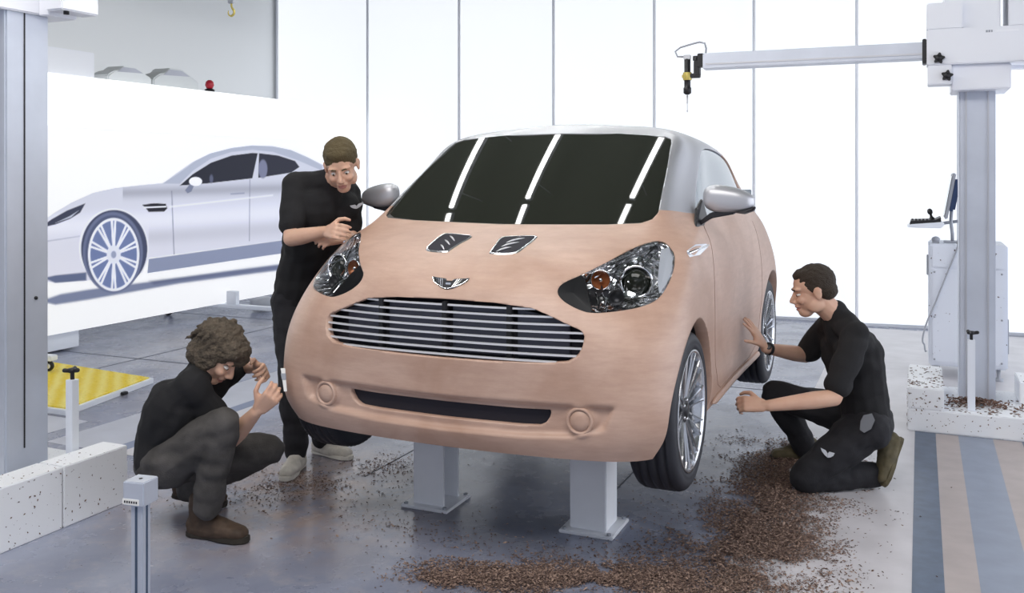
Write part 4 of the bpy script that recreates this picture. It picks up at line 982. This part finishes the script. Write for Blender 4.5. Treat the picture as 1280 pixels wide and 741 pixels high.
# crane hook
hp = at(289, 10, 7.0); t = empty('crane_hook', (hp.x, hp.y, 4.15), 'small yellow crane hook hanging at the top left', 'hook')
g = MB(); z1_ = at(289, -4, 7).z; n_ = int((4.15-z1_)/.034)
for k_ in range(n_+1):
    z_ = z1_+.017+k_*.034; pts = [Vector((hp.x, hp.y, z_))+(Vector((cos(q)*.011, 0, sin(q)*.022)) if k_ % 2 else Vector((0, cos(q)*.011, sin(q)*.022))) for q in [2*pi*j/10 for j in range(10)]]
    g.tube(pts, .0035, 5, closed=True)
g.build('chain', M['grey'], t)
g = MB(); g.box((hp.x, hp.y, z1_-.02), (.05, .03, .06), bev=.006); g.build('hook_block', M['grey'], t)
g = MB(); pts = [Vector((hp.x, hp.y, z1_-.045)), Vector((hp.x, hp.y, z1_-.085))]+[Vector((hp.x+.03*sin(q), hp.y, z1_-.115-.03*(-cos(q)))) for q in [0+.0]]
pts = [Vector((hp.x, hp.y, z1_-.04)), Vector((hp.x+.004, hp.y, z1_-.075))]+[Vector((hp.x+.028*cos(q), hp.y, z1_-.115+.028*sin(q))) for q in [R(60)-R(270)*j/10 for j in range(11)]]
g.tube(pts, [.007]*2+[.009]*6+[.007, .006, .005, .004, .003], 8); g.build('hook', M['brass'], t)

# ------------------------------------------------------------------ clay shavings on the floor
def wob(x, y): return noise.noise(Vector((x*2.3, y*2.3, 0)))
def drift_chips(g, path, sd, n, seed, h=.02, s0=.0022, s1=.0062):
    rr = random.Random(seed); bm_ = g.bm
    L_ = [(Vector(b_)-Vector(a)).length for a, b_ in zip(path, path[1:])]; tot = sum(L_)
    for _ in range(n):
        t = rr.random()*tot; i = 0
        while i < len(L_)-1 and t > L_[i]: t -= L_[i]; i += 1
        p = Vector(path[i]).lerp(Vector(path[i+1]), min(1, t/L_[i])); a = rr.random()*6.283; d = abs(rr.gauss(0, sd)); x, y = p.x+d*cos(a)*1.1, p.y+d*sin(a)*1.1
        nv = noise.noise(Vector((x*4, y*4, seed)))+.5*noise.noise(Vector((x*13, y*13, 3)))
        if nv < -.12+.5*(d/sd-1.2)*.5 and rr.random() < .93: continue
        z = h*max(0, 1-d/sd/1.6)*rr.random()
        s_ = rr.uniform(s0, s1)*(1.6 if rr.random() < .04 else 1); t = rr.random()*6.283
        u = Vector((cos(t), sin(t), rr.uniform(-.4, .4))); v_ = Vector((-sin(t), cos(t), rr.uniform(-.5, .5))); p = Vector((x, y, z+s_*.45))
        vs = [bm_.verts.new(k) for k in (p+u*s_*1.4, p+v_*s_*.6, p-u*s_*1.2, p-v_*s_*.6)]; tp_ = bm_.verts.new(p+Vector((0, 0, s_*.5)))
        for i2 in range(4): bm_.faces.new((vs[i2], vs[(i2+1) % 4], tp_))
dm = MB()
for args in (([(.98, 1.75), (1.02, 1.2), (1.0, .75), (.98, .35), (.92, .05)], .18, 40000, 11, .03), ([(.85, -.12), (.55, -.27), (.25, -.40), (-.05, -.52)], .12, 22000, 12, .02),
             ([(1.12, .55), (1.1, .1), (.98, -.25), (.80, -.32)], .16, 20000, 15, .02), ([(-.6, -.1), (.1, -.15), (.6, .1), (.7, .5)], .22, 1100, 14, .0)): drift_chips(dm, *args)
o = dm.build('clay_shavings', M['shav'], recalc=False); setbase(o, (.95, .4, 0)); tag(o, 'thick brown drift of clay shavings curving from the kneeling man round the front wheel', 'shavings', kind='stuff')
dm = MB(); drift_chips(dm, [(-1.5, .0), (-1.0, .2), (-.85, .7)], .22, 2400, 13, .0)
o = dm.build('clay_shavings', M['shav'], recalc=False); setbase(o, (-1.0, .2, 0)); tag(o, 'thin scatter of clay shavings round the shoes of the standing man', 'shavings', kind='stuff')
# ------------------------------------------------------------------ people
def skin_mat():
    m = mat('skin', (.66, .42, .31), rough=.5, noise_amt=.08, noise_scale=14, col2=(.60, .36, .26))
    p = m.node_tree.nodes['Principled BSDF']; p.inputs['Subsurface Weight'].default_value = .12; p.inputs['Subsurface Radius'].default_value = (.02, .008, .004); p.inputs['Subsurface Scale'].default_value = .5; return m
M['skin'] = skin_mat()
M['lips'] = mat('lips', (.45, .20, .17), rough=.45)
M['shirt'] = mat('black_cotton', (.012, .012, .014), rough=.9, bump=.25, bump_scale=260)
M['trouser'] = mat('black_trousers', (.014, .014, .018), rough=.85, bump=.25, bump_scale=200)
M['trouser_grey'] = mat('charcoal_trousers', (.085, .08, .078), rough=.9, noise_amt=.5, noise_scale=9, bump=.25, bump_scale=200)
M['hair_dark'] = mat('dark_hair', (.035, .024, .016), rough=.7, bump=.9, bump_scale=170)
M['hair_brown'] = mat('cropped_brown_hair', (.10, .075, .035), rough=.8, bump=.8, bump_scale=200)
M['hair_grey'] = mat('greying_hair', (.115, .09, .065), rough=.75, noise_amt=.5, noise_scale=30, bump=1., bump_scale=120)
M['boot'] = mat('brown_boot', (.075, .048, .032), rough=.7, noise_amt=.4, noise_scale=25)
M['boot_olive'] = mat('olive_boot', (.12, .10, .055), rough=.75, noise_amt=.4, noise_scale=25)
M['trainer'] = mat('pale_trainer', (.58, .55, .50), rough=.6, noise_amt=.25, noise_scale=30)
M['sole'] = mat('dark_sole', (.03, .025, .02), rough=.8)
M['sole_w'] = mat('white_sole', (.62, .60, .55), rough=.6)
M['eye'] = mat('eye_white', (.75, .73, .70), rough=.2)
M['iris'] = mat('iris', (.05, .035, .02), rough=.2)
def remesh(mb, name, material, parent, voxel=.006, smooth=6, wrinkle=0., wscale=9., post=None, mats=None):
    me = bpy.data.meshes.new('tmp'); bmesh.ops.recalc_face_normals(mb.bm, faces=mb.bm.faces[:]); mb.bm.to_mesh(me); mb.bm.free()
    o = bpy.data.objects.new('tmp', me); scn.collection.objects.link(o)
    r = o.modifiers.new('r', 'REMESH'); r.mode = 'VOXEL'; r.voxel_size = voxel; r.adaptivity = 0
    s_ = o.modifiers.new('s', 'SMOOTH'); s_.factor = .5; s_.iterations = smooth
    dg = bpy.context.evaluated_depsgraph_get(); out = bpy.data.meshes.new_from_object(o.evaluated_get(dg)); bpy.data.objects.remove(o); bpy.data.meshes.remove(me)
    out.materials.clear(); out.name = name
    n = len(out.vertices); co = np.empty(n*3, np.float32); out.vertices.foreach_get('co', co); co = co.reshape(-1, 3)
    if wrinkle:
        no = np.empty(n*3, np.float32); out.vertices.foreach_get('normal', no); no = no.reshape(-1, 3)
        w_ = np.array([noise.noise(Vector((c[0]*wscale, c[1]*wscale, c[2]*wscale*1.9)))+.5*noise.noise(Vector(c)*wscale*2.6) for c in co.tolist()])
        co = co+no*(np.where(w_ > 0, w_*.7, w_)*wrinkle)[:, None]
    if post: co = post(co)
    out.vertices.foreach_set('co', co.astype(np.float32).ravel()); out.update()
    return link(name, out, material, parent, smooth=True, mats=mats)
def frame(f, u):
    f = Vector(f).normalized(); u = Vector(u); u = (u-f*u.dot(f)).normalized(); l = u.cross(f); return f, l, u
class Head:
    def __init__(s, c, f, u, k=1.0): s.c = Vector(c); s.f, s.l, s.u = frame(f, u); s.k = k
    def p(s, a, b, c): return s.c+(s.f*a+s.l*b+s.u*c)*s.k
    def rot(s): return Matrix((s.f, s.l, s.u)).transposed()
    def ell(s, mb, c, r): mb.ell(s.p(*c), [x*s.k for x in r], s.rot(), 20, 14)
    def build(s, mb):
        e = lambda c, r: s.ell(mb, c, r)
        e((-.012, 0, .034), (.097, .075, .086)); e((.030, 0, -.02), (.060, .060, .082)); e((.052, 0, -.088), (.036, .033, .027))
        for q in (-1, 1):
            e((.008, .045*q, -.062), (.042, .020, .034)); e((.062, .036*q, -.028), (.026, .022, .020)); e((.074, .026*q, .026), (.016, .030, .010))
            e((-.008, .077*q, -.006), (.020, .008, .031)); e((-.012, .083*q, .006), (.012, .006, .018)); e((.098, .011*q, -.036), (.010, .008, .008))
        mb.cap(s.p(.084, 0, .012), s.p(.108, 0, -.028), .008*s.k, .011*s.k)
        e((.085, 0, -.056), (.014, .026, .010)); e((.083, 0, -.071), (.013, .022, .009))
    def post(s, co):
        R_ = np.array([s.f, s.l, s.u]).T; q = (co-np.array(s.c))@R_/s.k; d = np.zeros(len(q))
        for b in (-1, 1):
            w_ = np.exp(-(((q[:, 1]-b*.031)/.017)**2+((q[:, 2]-.004)/.011)**2)); d -= w_*.010*(q[:, 0] > .03)
        d -= .006*np.exp(-(((q[:, 1])/.024)**2+((q[:, 2]+.0635)/.0032)**2))*(q[:, 0] > .05)
        q[:, 0] += d; return q@R_.T*s.k+np.array(s.c)
    def extras(s, parent, body, hair, style):
        for b in (-1, 1):
            g = MB(); s.ell(g, (.0725, .031*b, .001), (.0125, .0112, .0062)); o = g.build('eye', M['eye'], parent)
            g = MB(); s.ell(g, (.0828, .031*b, -.001), (.0032, .0055, .0052)); g.build('iris', M['iris'], o)
            g = MB(); g.tube([s.p(.088, .014*b, .021), s.p(.089, .030*b, .026), s.p(.076, .047*b, .021)], [.0035*s.k, .0042*s.k, .002*s.k], 7); g.build('eyebrow', hair, parent)
        g = MB()
        if style == 'short':
            s.ell(g, (-.022, 0, .046), (.098, .081, .086)); s.ell(g, (-.055, 0, -.005), (.062, .074, .055)); s.ell(g, (.018, 0, .085), (.060, .055, .035))
            for b in (-1, 1): s.ell(g, (-.005, .062*b, .028), (.035, .016, .034))
        elif style == 'cap':
            s.ell(g, (-.018, 0, .050), (.100, .082, .086)); s.ell(g, (-.055, 0, .0), (.060, .072, .05)); s.ell(g, (.03, 0, .085), (.058, .06, .036))
        else:
            s.ell(g, (-.022, 0, .042), (.106, .087, .092)); s.ell(g, (-.05, 0, -.03), (.066, .082, .085)); s.ell(g, (.034, 0, .080), (.066, .068, .042)); s.ell(g, (.082, .01, .050), (.030, .050, .034))
            rr = random.Random(3)
            for b in (-1, 1): s.ell(g, (-.005, .070*b, -.01), (.050, .024, .066)); s.ell(g, (.055, .05*b, .065), (.035, .032, .035))
            for k_ in range(46):
                a = rr.uniform(-2.6, 2.6); e_ = rr.uniform(-.5, 1.3); r0 = Vector((-cos(a)*cos(e_)*.095-.03, sin(a)*cos(e_)*.085, sin(e_)*.09+.04))
                if r0.x > .05 and r0.z < .05: continue
                r1 = r0*1.12+Vector((rr.uniform(-.012, .012), rr.uniform(-.01, .01), -.045-rr.random()*.03)); g.cap(s.p(*r0), s.p(*r1), .013, .006, 8)
        remesh(g, 'hair', hair, parent, .005, 3, wrinkle=.004 if style != 'shaggy' else .009, wscale=34)
def hand(mb, w, f, n, t, curl=(.5, .5, .5, .5), spread=.06, thumb=.4, k=1.0):
    "palm with five separate jointed fingers: f towards the fingertips, n the way the palm faces, t the thumb side"
    f = Vector(f).normalized(); n = Vector(n); n = (n-f*n.dot(f)).normalized(); t0 = n.cross(f).normalized(); t = t0 if t0.dot(Vector(t)) > 0 else -t0
    w = Vector(w)
    for off, r in ((.026, .0135), (.009, .0145), (-.009, .0145), (-.026, .013)): mb.cap(w+f*.008*k+t*off*.6*k, w+(f*.083+t*off)*k, .0165*k, r*k, 10)
    mb.cap(w+(f*.02+t*.022+n*.006)*k, w+(f*.05+t*.030+n*.008)*k, .015*k, .014*k, 10)
    for i, (off, L_, r) in enumerate(((.031, .072, .0088), (.0105, .080, .0092), (-.0105, .075, .0088), (-.030, .058, .0078))):
        p = w+(f*.083+t*off)*k; a = 0; d0 = (f+t*((1.5-i)*spread)).normalized()
        for j, q in enumerate((.46, .30, .24)):
            a += curl[i]*(.8 if j == 0 else 1.0); d = d0*cos(a)+n*sin(a); p2 = p+d*L_*q*k; mb.cap(p, p2, r*(1-.08*j)*k, r*(.94-.09*j)*k, 9); p = p2
    p = w+(f*.028+t*.030+n*.006)*k; d = (t*.75+f*.65+n*.25).normalized(); p2 = p+d*.042*k; mb.cap(p, p2, .0135*k, .0108*k, 9)
    d = (d+(f*.5-t*.6+n*.6)*thumb).normalized(); p3 = p2+d*.030*k; mb.cap(p2, p3, .0105*k, .0095*k, 9); d = (d+(f*.3-t*.5+n*.4)*thumb).normalized(); mb.cap(p3, p3+d*.024*k, .0095*k, .008*k, 9)
def shoe(parent, heel, toe, up, m_up, m_sole, boot=.0, k=1.0, m_lace=None):
    "heel, toe: points at sole level"
    heel = Vector(heel); toe = Vector(toe); f, l, u = frame(toe-heel, up); L_ = (toe-heel).length
    P = lambda a, b, c: heel+f*a*L_+l*b*k+u*c*k
    g = MB(); g.cap(P(.10, 0, .045), P(.32, 0, .052), .034*k, .038*k); g.cap(P(.32, 0, .055), P(.62, 0, .040), .040*k, .037*k)
    for b in (-1, 1): g.cap(P(.58, .016*b, .036), P(.86, .012*b, .030), .032*k, .025*k); g.cap(P(.12, .008*b, .03), P(.6, .016*b, .03), .03*k, .03*k)
    g.cap(P(.16, 0, .05), P(.19, 0, .085+boot), .037*k, (.040+boot*.05)*k)
    sh = remesh(g, 'shoe', m_up, parent, .005, 4, wrinkle=.002, wscale=30)
    g = MB(); out = [(.0, 0), (.02, .027), (.12, .034), (.4, .031), (.62, .043), (.85, .040), (.97, .022), (1.0, 0)]
    pts = [P(a, b, 0) for a, b in out]+[P(a, -b, 0) for a, b in out[-2:0:-1]]; g.prism(pts, u*.022*k, .003); g.build('sole', m_sole, sh)
    g = MB()
    for j in range(5):
        a = .36+j*.075; h = .098-j*.0105; g.tube([P(a, -.026, h-.012), P(a+.012, 0, h), P(a, .026, h-.012)], .0028*k, 6)
    g.build('lace', m_lace or m_sole, sh)
    return sh
def person(name, base, label, J, head, hands, look, voxel=.0048):
    """J: joint name -> world point: neck, sR, sL, eR, eL, wR, wL, chest, waist, pelvis, hR, hL, kR, kL, aR, aL"""
    t = empty('person', base, label, 'person'); V = {k_: Vector(v) for k_, v in J.items()}
    g = MB(); H = Head(*head); H.build(g)
    g.cap(V['neck'], H.p(-.02, 0, -.05), .058, .055); g.cap(V['neck'], V['chest'], .06, .085)
    for s in 'RL':
        g.cap(V['neck'], V['s'+s], .045, .048); g.cap(V['s'+s], V['e'+s], .048, .038); m_ = V['e'+s].lerp(V['w'+s], .3); g.cap(V['e'+s], m_, .038, .040); g.cap(m_, V['w'+s], .040, .0255)
        g.cap(V['w'+s], V['w'+s]+Vector(hands[s][0]).normalized()*.02, .0255, .021)
        g.cap(V['chest'], V['h'+s], .082, .07); g.cap(V['h'+s], V['k'+s], .075, .052); g.cap(V['k'+s], V['a'+s], .05, .036)
        hand(g, V['w'+s]+Vector(hands[s][0]).normalized()*.018, *hands[s])
    body_ = remesh(g, 'body', None, t, voxel, 3, post=H.post, mats=[M['skin'], M['lips']])
    base_w = np.array(wloc(t)); lp = np.array(H.p(.098, 0, -.064))-base_w; me = body_.data
    cs = np.empty(len(me.polygons)*3, np.float32); me.polygons.foreach_get('center', cs); cs = cs.reshape(-1, 3)-lp; fl = cs@np.array([H.f, H.l, H.u]).T
    mi = ((np.abs(fl[:, 2]) < .0095*np.sqrt(np.clip(1-(fl[:, 1]/.026)**2, 0, 1))) & (fl[:, 0] > -.022) & (fl[:, 0] < .03)).astype(np.int32); me.polygons.foreach_set('material_index', mi)
    H.extras(t, body_, look['hair'], look['style'])
    # shirt
    across = (V['sL']-V['sR']).normalized(); g = MB()
    hip_ax = (V['hL']-V['hR']).normalized()
    for q in (-1, 1):
        g.cap(V['waist']+hip_ax*.055*q, V['chest']+across*.075*q, .112*look.get('w', 1), .118*look.get('w', 1)); g.cap(V['pelvis']+hip_ax*.055*q, V['waist']+hip_ax*.055*q, .118*look.get('w', 1), .113*look.get('w', 1))
    for s in 'RL':
        sl = V['s'+s].lerp(V['e'+s], look.get('sleeve', .75)); g.cap(V['s'+s], sl, .066, .062, 16); g.cap(V['chest']+across*(.08 if s == 'L' else -.08), V['s'+s], .105, .062); g.cap(V['neck'], V['s'+s], .062, .062)
    g.cap(V['chest'], V['neck'].lerp(H.p(-.02, 0, -.05), .15), .10, .066)
    remesh(g, 'shirt', M['shirt'], t, .0065, 5, wrinkle=.011, wscale=8)
    g = MB()
    for q in (-1, 1): g.cap(V['pelvis']+hip_ax*.06*q, V['h'+('L' if q > 0 else 'R')], .118, .112)
    for s in 'RL':
        kk = V['k'+s]; g.cap(V['h'+s], V['h'+s].lerp(kk, .5), .108, .090); g.cap(V['h'+s].lerp(kk, .5), kk, .090, .068); cf = kk.lerp(V['a'+s], look.get('cuff', .93)); g.cap(kk, kk.lerp(cf, .4), .067, .068); g.cap(kk.lerp(cf, .4), cf, .068, .060)
    remesh(g, 'trousers', look['tr'], t, .0065, 5, wrinkle=.012, wscale=9)
    return t, H, V
A_ = at
# kneeling man at the right, palm on the door
J = dict(neck=A_(1047, 396, 4.52), sR=A_(1034, 410, 4.68), sL=A_(1070, 418, 4.36), eR=A_(1007, 444, 4.78), eL=A_(1042, 497, 4.27), wR=A_(955, 435, 4.63)+Vector((.008, 0, 0)), wL=A_(960, 507, 4.22),
         chest=A_(1064, 440, 4.52), waist=A_(1076, 486, 4.53), pelvis=A_(1082, 524, 4.53), hR=A_(1074, 522, 4.63), hL=A_(1084, 534, 4.43), kR=A_(968, 492, 4.80), kL=A_(1004, 597, 4.42), aR=A_(1012, 566, 4.88), aL=A_(1100, 592, 4.50))
fA = Vector((-.93, -.28, -.22))
pA, H, V = person('person', (J['pelvis'].x, J['pelvis'].y, 0), 'person kneeling right of the car in black, one palm pressed on its tan door', J, (A_(1016, 364, 4.52), fA, (-.12, 0, 1), 1.0),
    {'R': (A_(933, 401, 4.63)+Vector((.008, 0, 0))-J['wR'], (-1, 0, .05), (0, -1, 0), (.08, .05, .08, .12), .16, .0), 'L': ((-.95, -.25, .05), (-.3, .75, -.55), (0, 0, 1), (.75, .8, .85, .9), .02, .8)},
    dict(hair=M['hair_dark'], style='short', tr=M['trouser'], sleeve=.80, cuff=.90))
shoe(pA, A_(1128, 548, 4.52), A_(1117, 611, 4.40)+Vector((-.035, -.0, .0)), (-1, -.4, .3), M['boot_olive'], M['boot_olive'], .0)
shoe(pA, (J['aR'].x+.05, J['aR'].y+.05, .003), (J['aR'].x-.20, J['aR'].y-.03, .003), (0, 0, 1), M['boot_olive'], M['sole'])
d = (V['wR']-V['eR']).normalized(); g = MB(); g.lathe([(.029, -.010), (.0315, -.008), (.0315, .008), (.029, .010)], V['wR']-d*.022, d, 24, closed=True); wa = g.build('watch', M['black'], pA)
g = MB(); g.lathe([(.017, 0), (.017, .009), (.014, .010), (0, .010)], V['wR']-d*.022+Vector((.0, -.024, .015)), (.1, -.85, .5), 20); g.build('watch_face', M['rim_dark'], wa)
def patch(parent, c, ud, vd, nd, w_, h_, material, name='logo'):
    c, ud, vd, nd = Vector(c), Vector(ud).normalized(), Vector(vd).normalized(), Vector(nd).normalized(); g = MB()
    for s in (-1, 1):
        g.prism([c+ud*x*w_*s+vd*y*h_ for x, y in ((.02, .15), (.25, .5), (1, .6), (.8, .1), (.4, -.3), (.02, -.5))], nd*.002)
    return g.build(name, material, parent)
M['logo'] = mat('pale_embroidery', (.50, .52, .56), rough=.7)
def towards_cam(p, r): v = Vector((CX, CY, CZ))-Vector(p); return Vector(p)+v.normalized()*r
RT = Vector((cos(YAW), sin(YAW), 0)); UPv = Vector((0, 0, 1)); TC = Vector((sin(YAW), -cos(YAW), 0))
patch(pA, towards_cam(V['hL'].lerp(V['kL'], .62), .096)+Vector((0, 0, .02)), RT*.9+UPv*-.35, UPv, TC, .035, .03, M['logo'])
g = MB(); cpt = towards_cam(V['hL'], .128)+Vector((0, 0, .02)); g.prism([cpt+RT*a_*.035+UPv*b_*.045 for a_, b_ in ((-1, -.7), (-.4, -1), (.5, -.6), (1, .3), (.6, 1), (-.5, .8), (-.9, .2))], TC*.003, .001); g.build('pocket_patch', M['patch'] if 'patch' in M else M.setdefault('patch', mat('faded_patch', (.16, .165, .18), rough=.9)), pA)
# standing man behind the left headlight, leaning over the bonnet
J = dict(neck=A_(412, 226, 4.62), sR=A_(370, 232, 4.58), sL=A_(436, 240, 4.84), eR=A_(364, 298, 4.44), eL=A_(438, 302, 4.68), wR=A_(407, 289, 4.32), wL=A_(434, 296, 4.44),
         chest=A_(404, 262, 4.68), waist=A_(393, 315, 4.80), pelvis=A_(385, 358, 4.86), hR=A_(366, 374, 4.82), hL=A_(400, 374, 4.96), kR=A_(364, 468, 4.72), kL=A_(404, 468, 4.98), aR=A_(371, 566, 4.78), aL=A_(403, 549, 5.02))
fB = Vector((.42, -.80, -.50))
pB, H, V = person('person', (J['pelvis'].x, J['pelvis'].y, 0), 'person standing in black behind the left headlight, head bowed over joined hands', J, (A_(427, 207, 4.50), fB, (.1, -.5, 1), 1.0),
    {'R': ((.75, -.45, .05), (.35, .8, -.3), (.2, 0, 1), (.6, .65, .7, .75), .02, .7), 'L': ((-.35, -.80, -.02), (-.7, .2, -.5), (0, 0, 1), (.6, .65, .7, .75), .02, .7)},
    dict(hair=M['hair_brown'], style='cap', tr=M['trouser'], sleeve=.72, w=1.10, cuff=.97))
shoe(pB, (J['aR'].x-.02, J['aR'].y+.07, .003), (J['aR'].x+.07, J['aR'].y-.20, .003), (0, 0, 1), M['trainer'], M['sole_w'], m_lace=M['grey'])
shoe(pB, (J['aL'].x-.07, J['aL'].y+.02, .003), (J['aL'].x+.20, J['aL'].y-.02, .003), (0, 0, 1), M['trainer'], M['sole_w'], m_lace=M['grey'])
patch(pB, towards_cam(A_(446, 258, 4.72), .118), RT*.95+UPv*.25, UPv, TC, .035, .022, M['logo'])
# crouching man at the left, sighting along the bumper corner
J = dict(neck=A_(250, 466, 3.93), sR=A_(238, 482, 3.81), sL=A_(276, 470, 4.10), eR=A_(290, 548, 3.93), eL=A_(303, 455, 4.28), wR=A_(331, 513, 3.84)+Vector((-.016, -.035, 0)), wL=A_(319, 459, 4.12),
         chest=A_(228, 504, 3.93), waist=A_(208, 543, 3.95), pelvis=A_(206, 572, 3.96), hR=A_(212, 576, 3.86), hL=A_(220, 572, 4.05), kR=A_(279, 530, 3.77), kL=A_(337, 562, 4.10), aR=A_(258, 636, 3.84), aL=A_(232, 612, 4.17))
fC = Vector((.78, .14, -.80))
pC, H, V = person('person', (J['aR'].x, J['aR'].y, 0), 'person with shaggy greying hair crouching left of the car, both hands at its bumper corner', J, (A_(273, 441, 3.92), fC, (.8, .2, .9), 1.02),
    {'R': (A_(354, 491, 3.80)+Vector((-.016, -.035, 0))-J['wR'], (.0, .75, .65), (-.5, -.2, 1), (.8, .85, .9, 1.), .03, .7), 'L': (A_(350, 471, 3.93)-J['wL'], (-.1, -.75, -.3), (.3, 0, 1), (.8, .9, .95, 1.0), .03, .7)},
    dict(hair=M['hair_grey'], style='shaggy', tr=M['trouser_grey'], sleeve=.62, w=1.0, cuff=.95))
fl = onfloor(236, 668); tl = onfloor(311, 679); shoe(pC, (fl.x, fl.y, .003), (tl.x, tl.y, .003), (0, 0, 1), M['boot'], M['sole'], .05, 1.08)
fl = onfloor(212, 634); tl = onfloor(272, 650); shoe(pC, (fl.x, fl.y+.02, .045), (fl.x+.24, fl.y+.10, .004), (0, 0, 1), M['boot'], M['sole'], .04, 1.05)
a = A_(354, 460, 3.80); b_ = A_(357, 489, 3.79); g = MB(); dd = (b_-a).normalized(); g.prism([a+RT*-.010, a+RT*.008, b_+RT*.006, b_+RT*-.006], TC*.003, .0008); o = g.build('scraper', M['paper']); setbase(o, b_); tag(o, 'small white scraper held against the bumper corner by the crouching man', 'tool')
g = MB(); g.prism([a+RT*-.011+dd*.02, a+RT*.009+dd*.02, a+RT*.008+dd*.045, a+RT*-.009+dd*.045], TC*.006, .001); g.build('grip', M['grey'], o)
